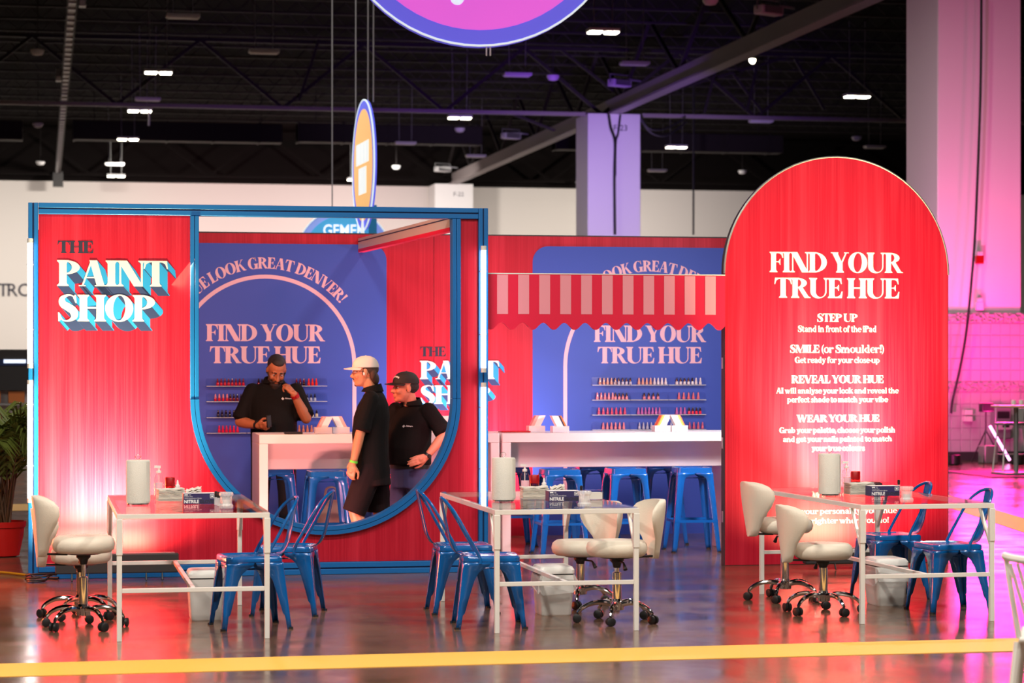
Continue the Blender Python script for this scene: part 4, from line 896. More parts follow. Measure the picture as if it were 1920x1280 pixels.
# ------------------------------------------------------------------ blue metal cafe chairs (local +x is the way a sitter faces)
def cafe_chair():
    t = thing('cafe_chair', '', 'chair'); m = M_['chairblue']; h = .45; a, b = .175, .172
    def rr(e, z, r=.04, n=5): return [(sx*(a+e-r)+r*cos(q), sy*(b+e-r)+r*sin(q), z) for sx, sy, a0 in ((1, 1, 0), (-1, 1, pi/2), (-1, -1, pi), (1, -1, 3*pi/2)) for q in [a0+pi/2*k/n for k in range(n+1)]]
    MB().rings([rr(-.06, h-.012), rr(-.03, h-.008), rr(-.014, h), rr(-.003, h-.003), rr(.003, h-.012), rr(.003, h-.036), rr(.0, h-.038)]).obj('seat', m, t)
    pr = [(0, .030), (.085, .034), (.10, .045), (.2, .062), (.3, .082), (.345, .102), (.375, .135), (.39, .166), (.41, .172)]
    for sx in (-1, 1):
        for sy in (-1, 1):
            plate_leg(sx, sy, (a, b), (a+.038+(.012 if sx < 0 else 0), b+.034), .43, pr, m, t)
            MB().tube([(sx*(a+.03+(.012 if sx < 0 else 0)), sy*(b+.024), 0), (sx*(a+.03+(.012 if sx < 0 else 0)), sy*(b+.024), .012)], .018, 8).obj('foot', M_['rubber'], t)
    for s in (-1, 1): MB().bar((-a, s*b, .36), (a, -s*b, .36), .02, .004).obj('brace', m, t)
    half = [(-.07, .175, .40), (-.078, .173, .45), (-.150, .167, .58), (-.212, .158, .69), (-.245, .138, .74), (-.276, .096, .778), (-.297, .045, .798), (-.302, .015, .802)]
    pts = cr(half+[(x, -y, z) for x, y, z in half[::-1]], 5)
    MB().tube(pts, .0105, 8).obj('back_loop', m, t)
    sp = cr([(-.165, .446), (-.205, .465), (-.240, .53), (-.265, .64), (-.298, .798)], 6); rs = []
    for i, (x, z) in enumerate(sp):
        k = i/(len(sp)-1); w_ = .058-.012*k
        rs.append([(x, -w_, z), (x-.010, -w_*.6, z), (x-.012, 0, z), (x-.010, w_*.6, z), (x, w_, z), (x-.006, w_*.9, z-.001), (x-.016, 0, z-.001), (x-.006, -w_*.9, z-.001)])
    MB().rings(rs).obj('backrest_splat', m, t, smooth=50)
    return t
cc = None
for x, y, rz, lab in ((1.27, 15.10, pi+.13, 'blue metal chair nearest the camera at the left desk'), (1.585, 15.87, pi-.26, 'blue metal chair turned askew at the far end of the left desk'), (2.75, 14.87, -.10, 'blue metal chair nearest the camera at the middle desk'), (2.735, 15.77, -.02, 'blue metal chair at the far left side of the middle desk'), (5.91, 15.22, pi+.08, 'blue metal chair nearest the camera at the right desk'), (5.83, 16.13, pi+.08, 'blue metal chair at the far end of the right desk, before the arched panel')):
    if cc is None: cc = cafe_chair(); o = cc
    else: o = dup(cc)
    place(o, (x, y, 0), rz, lab, 'blue metal chairs at the desks')

# ------------------------------------------------------------------ cream salon stools (local +x is the way a sitter faces)
def salon_stool(zs, base_rot):
    """zs: height of the seat top"""
    t = thing('salon_stool', '', 'stool'); z0 = zs-.105; c = M_['cream']
    MB().lathe([(.05, z0), (.165, z0), (.188, z0+.018), (.196, z0+.05), (.188, z0+.082), (.165, z0+.1), (.10, zs), (.02, zs)], 28).obj('seat', c, t, smooth=60)
    MB().lathe([(.10, z0-.012), (.13, z0), (.13, z0+.005)], 20).obj('seat_plate', M_['black'], t)
    # wrapped shell back
    rows = []; RB = .235; n = 18
    for i, (z, hw) in enumerate(((-.022, .025), (-.012, .055), (.03, .078), (.11, .125), (.19, .195), (.245, .225), (.29, .222), (.325, .19), (.345, .14), (.355, .07))):
        lean = -.025-.12*max(0, z)**1.1; inner = []; outer = []
        for j in range(n+1):
            y = -1+2*j/n; th = y*hw/RB*1.0; r0 = RB-.004; bulge = .042*(1-abs(y)**3)+.004
            inner.append((lean-r0*cos(th)+.02, r0*sin(th), z0+z)); outer.append((lean-(r0+bulge)*cos(th)+.02, (r0+bulge)*sin(th), z0+z))
        rows.append(inner+outer[::-1])
    MB().rings(rows).obj('backrest', c, t, smooth=70)
    MB().bar((-.1, 0, z0-.01), (-.245, 0, z0-.005), .05, .012).obj('back_bracket', M_['black'], t)
    MB().lathe([(.045, z0-.012), (.045, z0-.03), (.03, z0-.045), (.022, z0-.075), (.012, z0-.075)], 16).obj('collar', M_['black'], t)
    MB().tube([(0, .02, z0-.03), (.0, .12, z0-.035), (.0, .155, z0-.075)], [.006, .006, .014], 8).obj('lever', M_['black'], t)
    MB().tube([(0, 0, .10), (0, 0, z0-.03)], .0145, 14).obj('piston', M_['chrome'], t)
    MB().lathe([(.0, .09), (.029, .09), (.029, min(.315, z0-.06)), (.02, min(.32, z0-.055))], 18).obj('column', M_['chrome'], t)
    MB().lathe([(.02, .075), (.045, .08), (.048, .125), (.034, .135), (.03, .15)], 18).obj('hub', M_['chrome'], t)
    for k in range(5):
        a = base_rot+2*pi*k/5; u = V((cos(a), sin(a), 0)); P = [u*r+V((0, 0, z)) for r, z in ((.03, .115), (.10, .128), (.17, .118), (.225, .09), (.25, .062))]
        MB().tube(cr([tuple(p) for p in P], 4), [.019-.008*i/16 for i in range(17)], 10).obj('base_arm', M_['chrome'], t)
        cs = MB(); s = V((-u.y, u.x, 0)); ctr = u*.255+V((0, 0, .028))
        q = random.uniform(0, 6); s = V((cos(q), sin(q), 0))
        for e in (-1, 1): cs.tube([ctr+s*(.006*e), ctr+s*(.008*e), ctr+s*(.022*e), ctr+s*(.025*e)], [.02, .028, .028, .022], 14)
        cs.tube([u*.25+V((0, 0, .035)), u*.25+V((0, 0, .064))], .008, 8); cs.obj('caster', M_['black'], t)
    return t
for x, y, rz, zs, br, lab in ((.255, 15.22, .10, .575, -1.2, 'cream salon stool with the higher seat at the left desk, nearer the camera'), (.25, 15.85, .12, .46, .3, 'lower cream salon stool behind the nearer one at the left desk'), (3.58, 14.92, pi+.12, .525, -1.45, 'cream salon stool at the middle desk, nearer the camera'), (3.58, 15.98, pi+.5, .45, -.5, 'cream salon stool at the middle desk, farther from the camera'), (5.04, 15.2, .02, .465, -1.35, 'lower cream salon stool at the left side of the right desk, nearer the camera'), (5.06, 16.1, .15, .575, -1.0, 'tall cream salon stool at the right desk, farther from the camera')):
    s = salon_stool(zs, br); place(s, (x, y, 0), rz, lab, 'cream salon stools')

# ------------------------------------------------------------------ white manicure desks with glass tops
DW, DD, DH, TB = .90, 2.06, .75, .03
def desk():
    t = thing('manicure_desk', '', 'desk'); m = M_['whitepaint']; e = TB/2
    for x in (e, DW-e):
        for y in (e, DD-e):
            boxo('leg', m, t, x-e, x+e, y-e, y+e, 0, DH-TB, .002)
            boxo('leg_sleeve', m, t, x-e-.004, x+e+.004, y-e-.004, y+e+.004, DH-.24, DH-TB-.001, .002)
            s = 1 if y < 1 else -1
            MB().bar((x, y+s*.015, DH-.27), (x, y+s*.19, DH-TB-.004), .018, .018, (1, 0, 0)).obj('corner_brace', m, t)
    for y in (0, DD-TB): boxo('top_rail', m, t, 0, DW, y, y+TB, DH-TB, DH, .002); boxo('lower_rail', m, t, TB, DW-TB, y+.003, y+TB-.003, .285, .285+.026, .002)
    for x in (0, DW-TB): boxo('top_rail', m, t, x, x+TB, TB, DD-TB, DH-TB, DH, .002)
    boxo('stretcher', m, t, DW/2-.013, DW/2+.013, TB, DD-TB, .286, .310, .002)
    boxo('glass_top', M_['glasstop'], t, .004, DW-.004, .004, DD-.004, DH+.0005, DH+.0065)
    return t
d0 = None; DX = []
for x, y, rz, lab in ((.435, 14.42, 0, 'white framed glass desk at the left, before the logo panel'), (2.70, 14.42, 0, 'white framed glass desk in the middle, before the awning'), (5.055, 14.5, .02, 'white framed glass desk at the right, before the arched panel')):
    if d0 is None: d0 = desk(); o = d0
    else: o = dup(d0)
    place(o, (x, y, 0), rz, lab, 'white glass desks'); DX.append(o)

# things on the desks
ZT = DH+.007
def pos(px, py): v = fl(px, py, ZT); return (v.x, v.y, ZT)
def towel_roll():
    t = thing('paper_towel_roll', '', 'paper towel'); MB().lathe([(.02, .008), (.073, .010), (.075, .02), (.075, .272), (.072, .278), (.02, .278)], 30).obj('roll', M_['paper'], t)
    MB().lathe([(0.01, 0), (.07, 0), (.07, .008), (.01, .008)], 24).obj('holder_base', M_['chrome'], t)
    MB().tube([(0, 0, .27), (0, 0, .282)]+[(.017*cos(a), 0, .297+.014*sin(a)) for a in [-1.2+2*pi*k/12*.95 for k in range(12)]], .0025, 6).obj('holder_loop', M_['chrome'], t)
    me = MB(); me.rings([[(.0745*cos(a), .0745*sin(a), .02), (.0775*cos(a), .0775*sin(a), .02), (.0775*cos(a), .0775*sin(a), .27), (.0745*cos(a), .0745*sin(a), .27)] for a in [-.9+.7*k/6 for k in range(7)]]).obj('loose_sheet', M_['paper'], t); return t
def spray_bottle():
    t = thing('dispenser_bottle', '', 'bottle'); MB().lathe([(.02, 0), (.031, .004), (.031, .13), (.026, .15), (.013, .165), (.013, .172)], 18).obj('bottle_body', M_['crystal'], t)
    MB().lathe([(.016, .168), (.016, .182), (.006, .186), (.006, .20)], 12).obj('pump_collar', M_['whiteplast'], t); MB().bar((.012, 0, .208), (-.03, 0, .210), .013, .016).obj('pump_head', M_['whiteplast'], t)
    MB().tube([(0, 0, .01), (0, 0, .17)], .003, 6).obj('dip_tube', M_['whiteplast'], t)
    o = MB().rings([[(.0318*cos(a), .0318*sin(a), z) for z in (.03, .11)]+[(.0312*cos(a), .0312*sin(a), z) for z in (.11, .03)] for a in [-2.6+1.9*k/8 for k in range(9)]]).obj('bottle_label', M_['pinkprint'], t); return t
def nozzle_bottle():
    t = thing('dropper_bottle', '', 'bottle'); MB().lathe([(.024, 0), (.027, .004), (.027, .058), (.023, .064), (.014, .066), (.014, .07)], 16).obj('bottle_body', M_['whiteplast'], t)
    MB().lathe([(.016, .068), (.016, .08), (.009, .084), (.007, .1), (.003, .115)], 12).obj('nozzle', M_['whiteink'], t)
    for i, z in enumerate((.022, .034, .044)): boxo('label_line', M_['darkred'], t, -.016, .012-.006*i, -.0285, -.026, z, z+.003)
    return t
def red_can():
    t = thing('red_capped_bottle', '', 'bottle'); MB().lathe([(.03, 0), (.033, .004), (.033, .075), (.026, .08)], 18).obj('bottle_body', M_['amber'], t); MB().lathe([(.024, .002), (.03, .005), (.03, .06), (.01, .062)], 16).obj('liquid', mat('brown_liquid', (.10, .02, .02), .3), t)
    MB().lathe([(.030, .076), (.033, .078), (.033, .128), (.030, .133), (.01, .133)], 22).obj('cap', M_['darkred'], t); return t
def wipe_stack(n=9):
    t = thing('wipe_stack', '', 'wipes')
    for k in range(n):
        mb = MB(); z = k*.0085; dx, dy = random.uniform(-.004, .004), random.uniform(-.004, .004); N = 8; W, D = .085, .07; rs = []
        for i in range(N+1):
            x = -W+2*W*i/N; zz = z+.0015*sin(i*1.7+k)*min(1, k/4)+(.012*max(0, (i/N-.6))*(k == n-1))
            rs.append([(x+dx, -D+dy, zz), (x+dx, D+dy, zz), (x+dx, D+dy, zz+.0072), (x+dx, -D+dy-.003, zz+.0072)])
        mb.rings(rs).obj('folded_wipe', M_['paperwhite'], t, smooth=0)
    return t
def glove_box():
    t = thing('glove_box', '', 'box'); w_, h = .10, .066
    boxo('carton', M_['purple'], t, -w_, w_, 0, .115, 0, h, .001); boxo('carton_top', M_['whiteink'], t, -w_+.001, w_-.001, .001, .114, h, h+.0006)
    f = lambda cx, z: (lambda a, b: (cx+a, -.0012, z+b))
    sans('NITRILE', .021, M_['whiteink'], t, f(-.049, .006), width=.092, bold=.03); sans('GLOVES', .021, M_['blackink'], t, f(.049, .006), width=.094, bold=.03)
    sans('Powder Free', .007, M_['whiteink'], t, f(-.068, .044), width=.05); sans('Nitrile Examination Gloves', .007, M_['whiteink'], t, f(-.040, .033), width=.106)
    boxo('print_mark', M_['whiteink'], t, -.094, -.072, -.0012, 0, .054, .061); boxo('print_mark', M_['whiteink'], t, -.066, -.052, -.0012, 0, .057, .059)
    boxo('size_badge', M_['whiteink'], t, .066, .092, -.001, 0, .036, .060, .0004); boxo('size_badge', M_['purple'], t, .0685, .0895, -.0015, -.001, .0385, .0575)
    sans('M', .013, M_['whiteink'], t, (lambda a, b: (.079+a, -.0022, .0415+b)), bold=.02); return t
def napkins():
    t = thing('napkin_pile', '', 'napkins'); 
    for k in range(3):
        rs = []
        for i in range(9):
            x = -.05+.1*i/8; z = .006+.009*k+.018*(i/8)*(.5+.3*k)+.004*sin(i*2.1+k)
            rs.append([(x, -.045+.008*k, z), (x+.01, .045, z+.012), (x+.01, .045, z+.015), (x, -.045+.008*k, z+.004)])
        MB().rings(rs).obj('napkin', M_['paperwhite'], t, smooth=0)
    boxo('napkin_tray', M_['acrylic'], t, -.055, .06, -.05, .055, 0, .004); return t
def jar():
    t = thing('ridged_jar', '', 'jar'); n = 32; rs = []
    for z, r in ((0, .036), (.006, .040), (.02, .041), (.03, .033), (.07, .033), (.082, .041), (.094, .041), (.1, .037)):
        rs.append([((r*(1+.06*(j % 2)))*cos(2*pi*j/n), (r*(1+.06*(j % 2)))*sin(2*pi*j/n), z) for j in range(n)])
    MB().rings(rs).obj('jar_wall', M_['jarglass'], t, smooth=0); MB().lathe([(.006, .012), (.024, .014), (.024, .05), (.006, .051)], 12).obj('jar_filling', M_['whiteplast'], t); return t
def brush():
    t = thing('nail_brush', '', 'brush'); MB().lathe([(.005, 0), (.011, .001), (.011, .048), (.007, .05)], 10).obj('brush_handle', M_['jarglass'], t); MB().lathe([(.009, .05), (.010, .055), (.010, .082), (.006, .086), (.002, .087)], 10).obj('brush_cap', M_['black'], t); return t
def small_box():
    t = thing('tissue_box', '', 'box'); boxo('box_wall', M_['acrylic'], t, -.055, .055, -.04, .04, 0, .062); boxo('box_content', M_['paperwhite'], t, -.05, .05, -.035, .035, .004, .046); return t
def pouch():
    t = thing('black_pouch', '', 'pouch'); MB().rings([[(x, .035*cos(a)*k, .025+.025*sin(a)*k) for a in [2*pi*i/12 for i in range(12)]] for x, k in ((-.1, .5), (-.09, .9), (0, 1), (.08, .95), (.1, .5))]).obj('pouch_body', mat('brown_leather', (.06, .02, .025), .45), t, smooth=60); MB().bar((-.085, -.02, .047), (.08, -.02, .047), .004).obj('zip', M_['grey'], t); return t
def tray():
    t = thing('clear_tray', '', 'tray'); boxo('tray_base', M_['acrylic'], t, -.11, .11, -.06, .06, 0, .005)
    for x0, x1, y0, y1 in ((-.11, .11, -.06, -.055), (-.11, .11, .055, .06), (-.11, -.105, -.055, .055), (.105, .11, -.055, .055)): boxo('tray_side', M_['acrylic'], t, x0, x1, y0, y1, .005, .05)
    return t
KIND = dict(towel=towel_roll, spray=spray_bottle, drop=nozzle_bottle, can=red_can, stack=wipe_stack, gloves=glove_box, napkin=napkins, jar=jar, brush=brush, tissue=small_box, pouch=pouch, tray=tray)
PRO = {}
WH_ = ('left', 'middle', 'right')
LABS = dict(towel='white paper towel roll on a chrome holder on the %s desk', spray='clear dispenser bottle beside the paper towel on the %s desk', drop='small white bottle with nozzle on the %s desk', can='red capped bottle on the %s desk', stack='stack of folded white wipes on the %s desk', gloves='purple NITRILE GLOVES box on the %s desk', napkin='crumpled white napkins behind the glove box on the %s desk', jar='clear ridged jar right of the glove box on the %s desk', brush='black capped brush beside the jar on the %s desk', tissue='low clear box of tissues behind the jar on the %s desk', pouch='dark brown pouch behind the wipes on the %s desk', tray='low clear tray behind the glove box on the %s desk')
ITEMS = [[('towel', 259, 945.5), ('spray', 298, 935), ('can', 319, 932), ('drop', 333, 932), ('stack', 320, 938, .08), ('gloves', 374, 944.5), ('napkin', 362, 928), ('jar', 424, 953), ('brush', 405, 946.5), ('brush', 410, 948)],
 [('towel', 944, 939), ('spray', 984, 931), ('can', 1002, 927), ('drop', 1020, 927.5), ('stack', 1002, 934, -.05), ('gloves', 1058, 939.5), ('napkin', 1044, 923), ('jar', 1096, 950), ('brush', 1090, 935), ('tissue', 1113, 936)],
 [('towel', 1555, 928), ('spray', 1587, 924), ('can', 1604, 919), ('stack', 1611, 926, .02), ('gloves', 1660, 929.5), ('pouch', 1628, 915), ('tray', 1634, 917), ('jar', 1700, 941), ('brush', 1685, 922)]]
for di, lst in enumerate(ITEMS):
    seen = {}
    for it in lst:
        k = it[0]
        if k not in PRO: PRO[k] = KIND[k](); o = PRO[k]
        else: o = dup(PRO[k])
        lab = LABS[k] % WH_[di]
        if k == 'brush' and di == 0: lab = ('left', 'right')[seen.get(k, 0)]+' one of two black capped brushes by the jar on the left desk'
        seen[k] = seen.get(k, 0)+1
        place(o, pos(it[1], it[2]), it[3] if len(it) > 3 else 0, lab, None)

# ------------------------------------------------------------------ waste bins
def bin_(bag, lid_open=0):
    t = thing('waste_bin', '', 'bin')
    def rr(a, b, z, r=.025, n=4): return [(sx*(a-r)+r*cos(q), sy*(b-r)+r*sin(q), z) for sx, sy, a0 in ((1, 1, 0), (-1, 1, pi/2), (-1, -1, pi), (1, -1, 3*pi/2)) for q in [a0+pi/2*k/n for k in range(n+1)]]
    MB().rings([rr(.095, .12, 0), rr(.10, .125, .01), rr(.115, .14, .265), rr(.110, .135, .265)]).obj('bin_body', M_['whiteplast'], t)
    MB().rings([rr(.112, .137, .266), rr(.113, .138, .274)]).obj('bin_gap', M_['black'], t)
    MB().rings([rr(.117, .142, .274), rr(.117, .142, .298), rr(.105, .13, .318), rr(.09, .115, .322)]).obj('bin_lid', M_['whiteplast'], t)
    if bag:
        rs = []
        for z, e in ((.262, .003), (.235, .01), (.20, .012), (.165, .016)):
            base = rr(.113+e, .138+e, z); rs.append([(x+random.uniform(-.004, .006), y+random.uniform(-.006, .006), zz+(random.uniform(-.03, .02) if z < .17 else 0)) for x, y, zz in base])
        MB().rings(rs, cap=False).obj('bin_bag', M_['bag'], t, smooth=0)
        MB().tube([(.118, -.06, .26), (.14, -.07, .21), (.13, -.06, .16)], [.012, .02, .008], 7).obj('bag_knot', M_['bag'], t)
    return t
for x, y, rz, bag, lab in ((1.035, 15.62, 0, 0, 'white waste bin under the left desk, without a bag'), (3.29, 15.5, 0, 1, 'white waste bin with a thin bag under the middle desk'), (5.645, 15.68, 0, 1, 'white waste bin with a thin bag under the right desk')):
    o = bin_(bag); place(o, (x, y, 0), rz, lab, 'white waste bins under the desks')

# ------------------------------------------------------------------ palm in a red pot, left
x, y = at(6, 20.6); pp = thing('potted_palm', 'bushy green palm in a red round planter left of the booth', 'plant', (x, y, 0))
MB().lathe([(.10, 0), (.135, .01), (.17, .18), (.178, .25), (.19, .252), (.195, .30), (.18, .30), (.175, .26), (.02, .255)], 28).obj('planter', M_['potred'], pp); MB().lathe([(.17, .25), (.17, .268), (.02, .272)], 20).obj('soil', M_['soil'], pp)
rnd = random.Random(3)
for k in range(30):
    a = rnd.uniform(0, 2*pi); Ln = rnd.uniform(.75, 1.15); sp_ = rnd.uniform(.15, .62); bx, by = rnd.uniform(-.06, .06), rnd.uniform(-.06, .06)
    pth = cr([(bx, by, .26), (bx+cos(a)*sp_*.25, by+sin(a)*sp_*.25, .26+Ln*.45), (bx+cos(a)*sp_*.62, by+sin(a)*sp_*.62, .26+Ln*.85), (bx+cos(a)*sp_*1.05, by+sin(a)*sp_*1.05, .26+Ln*(.98-sp_*.35))], 8)
    MB().tube(pth, [.011-.009*i/len(pth) for i in range(len(pth))], 5).obj('stem', M_['stemc'], pp)
    mb = MB(); n = len(pth)
    for i in range(int(n*.38), n):
        t_ = (V(pth[min(i+1, n-1)])-V(pth[i-1])).normalized(); sd = t_.cross(V((0, 0, 1))).normalized(); L_ = .32*sin(pi*(.15+.8*(i-n*.38)/(n*.62)))+.06
        for s in (-1, 1):
            for jj in (0, .5):
                p0 = V(pth[i])-t_*.012*jj; dr = (t_*.85+sd*s*.75+V((0, 0, rnd.uniform(-.25, .15)))).normalized(); tip = p0+dr*L_+V((0, 0, -.10*L_/.3)); mid = p0+dr*L_*.5
                w_ = t_.cross(dr).cross(dr).normalized()*.011
                mb.add([p0-w_*.4, p0+w_*.4, mid+w_, tip, mid-w_], [(0, 1, 2, 4), (4, 2, 3)])
    mb.obj('frond', M_['leaf'], pp, smooth=0, fix=False)
# store gondola far left behind the palm
gd = thing('display_shelf', 'dark display shelf with coloured goods far behind the palm', 'shelf', (-1.2, 40, 0))
boxo('header_panel', M_['steelblack'], gd, -1.4, 1.1, -.1, .3, 1.22, 1.88); boxo('header_stripe', M_['groove'], gd, -1.4, 1.1, -.11, -.1, 1.62, 1.72); boxo('header_lamp', mat('header_lamp', (.7, .8, 1), .5, emit=(.7, .8, 1), es=1.2), gd, .6, .95, -.12, -.1, 1.66, 1.72)
boxo('back_panel', M_['whitelam'], gd, -1.4, 1.1, .2, .3, 0, 1.22)
for z in (.25, .62, .98): boxo('shelf_board', M_['grey'], gd, -1.4, 1.1, -.1, .2, z, z+.03)
rnd = random.Random(5); cl = [mat('goods_%d' % i, srgb(*c), .6) for i, c in enumerate(((20, 110, 100), (210, 120, 60), (60, 60, 90), (200, 190, 180), (40, 140, 170)))]
for z, nm in ((.28, 'lowest'), (.65, 'middle'), (1.01, 'top')):
    for k in range(6):
        i = rnd.randrange(5); h = rnd.uniform(.12, .2); cn = ('dark green', 'orange', 'dark slate', 'pale grey', 'teal')[i]
        o = boxo('goods_box', cl[i], None, -.13, .13, -.06, .1, 0, h, .008); o.location = (-2.3+k*.38, 40, z+.002)
        tag(o, '%s carton on the %s shelf far behind the palm, %s from the left' % (cn, nm, ('first', 'second', 'third', 'fourth', 'fifth', 'last')[k]), 'carton', 'cartons on the far shelf')

# ------------------------------------------------------------------ right edge: mat, high table, stool, woven chair
v = fl(1905, 890); mtt = boxo('floor_mat', M_['steelblack'], None, -1.0, 1.4, -1.1, 1.1, 0, .012); mtt.location = (v.x+.3, v.y+.3, 0); tag(mtt, 'grey floor mat under the high table at the right edge', 'mat')
hx, hy = v.x, v.y; ht = thing('high_table', 'pale topped high table on one steel post at the right edge', 'table', (hx, hy, .012))
MB().lathe([(.02, .99), (.36, .99), (.37, 1.0), (.37, 1.02), (.02, 1.025)], 28).obj('table_top', mat('pale_wood', srgb(225, 190, 150), .4), ht); MB().tube([(0, 0, .03), (0, 0, .99)], .035, 12).obj('post', M_['grey'], ht); boxo('base_plate', M_['grey'], ht, -.28, .28, -.28, .28, 0, .03, .006)
for s, lab in ((.0, 'left'), (.12, 'right')):
    o = MB().lathe([(.03, 0), (.035, .06), (.03, .07)], 12).obj('cup', M_['whiteplast'], None); o.location = (hx-.1+s, hy-.15, 1.042); tag(o, lab+' of two small white cups on the high table', 'cup')
st = thing('wire_stool', 'white wire framed stool beside the high table at the right edge', 'stool', (hx+.22, hy+.75, 0))
for sx in (-1, 1):
    for sy in (-1, 1): MB().tube([(sx*.14, sy*.14, .72), (sx*.2, sy*.2, 0.0)], .012, 6).obj('leg', M_['whitepaint'], st)
boxo('seat', M_['grey'], st, -.18, .18, -.18, .18, .72, .76, .02); boxo('backrest', M_['grey'], st, .14, .17, -.18, .18, .78, .98, .01); MB().tube([(-.18, -.18, .28), (.18, -.18, .28), (.18, .18, .28), (-.18, .18, .28)], .009, 6, closed=True).obj('foot_ring', M_['whitepaint'], st)
# near woven chair cut by the right edge
x, y = at(1984, 10.4); ch = thing('slatted_chair', 'near pale slat backed chair cut off by the right edge', 'chair', (x, y, 0), -YAW-.27)
pm = mat('ivory_plastic', (.74, .70, .64), .5)
top = cr([(-.23, .06, .80), (-.19, -.01, .795), (-.08, -.045, .785), (.08, -.045, .785), (.19, -.01, .795), (.23, .06, .80)], 6)
MB().tube(top, .018, 8).obj('top_rail', pm, ch)
for s in (-1, 1): MB().tube(cr([(s*.225, .05, .80), (s*.195, .02, .62), (s*.165, .01, .45)], 5), .013, 8).obj('side_rail', pm, ch)
for s in (-1,):
    for k in range(17):
        x0, x1 = -.26+k*.03, -.26+k*.03+.085; z1 = .47
        if x0 < -.21: continue
        pa, pb = V((x0, -.03-.0*abs(x0), .775)), V((max(-.165, min(.165, x1)), .0, z1)); MB().bar(pa, pb, .016, .006, (0, 1, 0)).obj('slat', pm, ch)
MB().rings([[(-.165, -.02, .43), (.165, -.02, .43), (.18, .42, .44), (-.18, .42, .44)], [(-.165, -.02, .455), (.165, -.02, .455), (.18, .42, .46), (-.18, .42, .46)]]).obj('seat', pm, ch, bevel=.01)
for sx in (-1, 1):
    for sy, yb in ((0, -.08), (1, .46)): MB().tube([(sx*.17, .02+.36*sy, .43), (sx*.215, yb, 0)], [.019, .014], 8).obj('leg', pm, ch)
# ------------------------------------------------------------------ people (local +x forward, +y to their left)
DG = bpy.context.evaluated_depsgraph_get
def remesh(mb, name, m, parent, vox, it=3, zmin=None):
    me = bpy.data.meshes.new('tmp'); me.from_pydata(mb.v, [], mb.f); o = bpy.data.objects.new('tmp', me); COL.objects.link(o)
    bm = bmesh.new(); bm.from_mesh(me); bmesh.ops.recalc_face_normals(bm, faces=bm.faces); bm.to_mesh(me); bm.free()
    r = o.modifiers.new('r', 'REMESH'); r.mode = 'VOXEL'; r.voxel_size = vox; r.use_smooth_shade = True
    s = o.modifiers.new('s', 'SMOOTH'); s.factor = .5; s.iterations = it
    nm = bpy.data.meshes.new_from_object(o.evaluated_get(DG())); bpy.data.objects.remove(o, do_unlink=True)
    nm.name = name; nm.materials.clear(); nm.materials.append(m); nm.polygons.foreach_set('use_smooth', [True]*len(nm.polygons))
    return new(name, nm, parent)
class Body(MB):
    def cap(s, p, q, r1, r2, n=12):
        p, q = V(p), V(q); s.tube([p, p.lerp(q, .5), q], [r1, (r1+r2)/2, r2], n)
        s.ell(p, (r1,)*3, 10, 6); s.ell(q, (r2,)*3, 10, 6); return s
    def chain(s, pts, rs):
        for i in range(len(pts)-1): s.cap(pts[i], pts[i+1], rs[i], rs[i+1])
        return s
    def loft(s, secs, n=24, e=2.4):                       # (z, cx, cy, half depth, half width)
        R_ = []
        for z, cx, cy, a, b in secs:
            ring = []
            for j in range(n):
                t = 2*pi*j/n; c, d = cos(t), sin(t)
                ring.append((cx+a*abs(c)**(2/e)*(1 if c >= 0 else -1), cy+b*abs(d)**(2/e)*(1 if d >= 0 else -1), z))
            R_.append(ring)
        return s.rings(R_)
    def head(s, c, rot, k=1.0):
        T = lambda x, y, z: tuple(V(c)+rot @ (V((x, y, z))*k))
        E = lambda x, y, z, a, b, d: s.ell(T(x, y, z), (a*k, b*k, d*k), 16, 10, rot)
        E(-.012, 0, .03, .098, .077, .086); E(.018, 0, -.03, .072, .064, .084); E(.034, 0, -.084, .050, .046, .034); E(.066, 0, -.100, .022, .026, .019)
        s.cap(T(.086, 0, .012), T(.110, 0, -.034), .009*k, .0135*k); E(.097, .013, -.037, .012, .010, .010); E(.097, -.013, -.037, .012, .010, .010)
        s.cap(T(.078, -.036, .022), T(.078, .036, .022), .012*k, .012*k); E(.062, .040, -.030, .026, .022, .026); E(.062, -.040, -.030, .026, .022, .026)
        E(.088, 0, -.062, .011, .025, .007); E(.086, 0, -.074, .011, .021, .008)
        for sy in (-1, 1): E(-.006, sy*.078, -.006, .019, .009, .033)
        return T
    def hand(s, w_, d, nrm, side, curl, thumb=.5, k=1.0):
        """w_ wrist, d towards the fingers, nrm the way the palm faces, side +1/-1 where the thumb sits along d x nrm"""
        d = V(d).normalized(); nrm = V(nrm); nrm = (nrm-d*nrm.dot(d)).normalized(); sd = d.cross(nrm)*side; w_ = V(w_)
        for i, (off, base, ln) in enumerate(((.030, .088, .072), (.010, .094, .080), (-.011, .091, .074), (-.031, .082, .058))):
            kn = w_+(d*base+sd*off)*k; s.cap(w_+sd*off*.6*k+d*.012*k, kn, .0155*k, .0115*k)
            a = 0; p = kn; dd = d
            for j, f in enumerate((.45, .31, .24)):
                a += R(curl[i][j] if isinstance(curl[0], (tuple, list)) else curl[j]); q = p+(d*cos(a)+nrm*sin(a))*ln*f*k; s.cap(p, q, (.0098-.0012*j)*k, (.0088-.0012*j)*k); p = q
        s.ell(w_+d*.05*k+nrm*.004*k, (.03*k, .03*k, .03*k), 10, 6)
        a = w_+(d*.022+sd*.026+nrm*.006)*k; b = w_+(d*.055+sd*.052+nrm*.020*(1+thumb))*k; c = w_+(d*.085+sd*(.058-.02*thumb)+nrm*.030*(1+thumb))*k; e = w_+(d*.108+sd*(.056-.03*thumb)+nrm*.036*(1+thumb))*k
        s.chain([a, b, c, e], [.016*k, .0115*k, .0105*k, .008*k]); return s
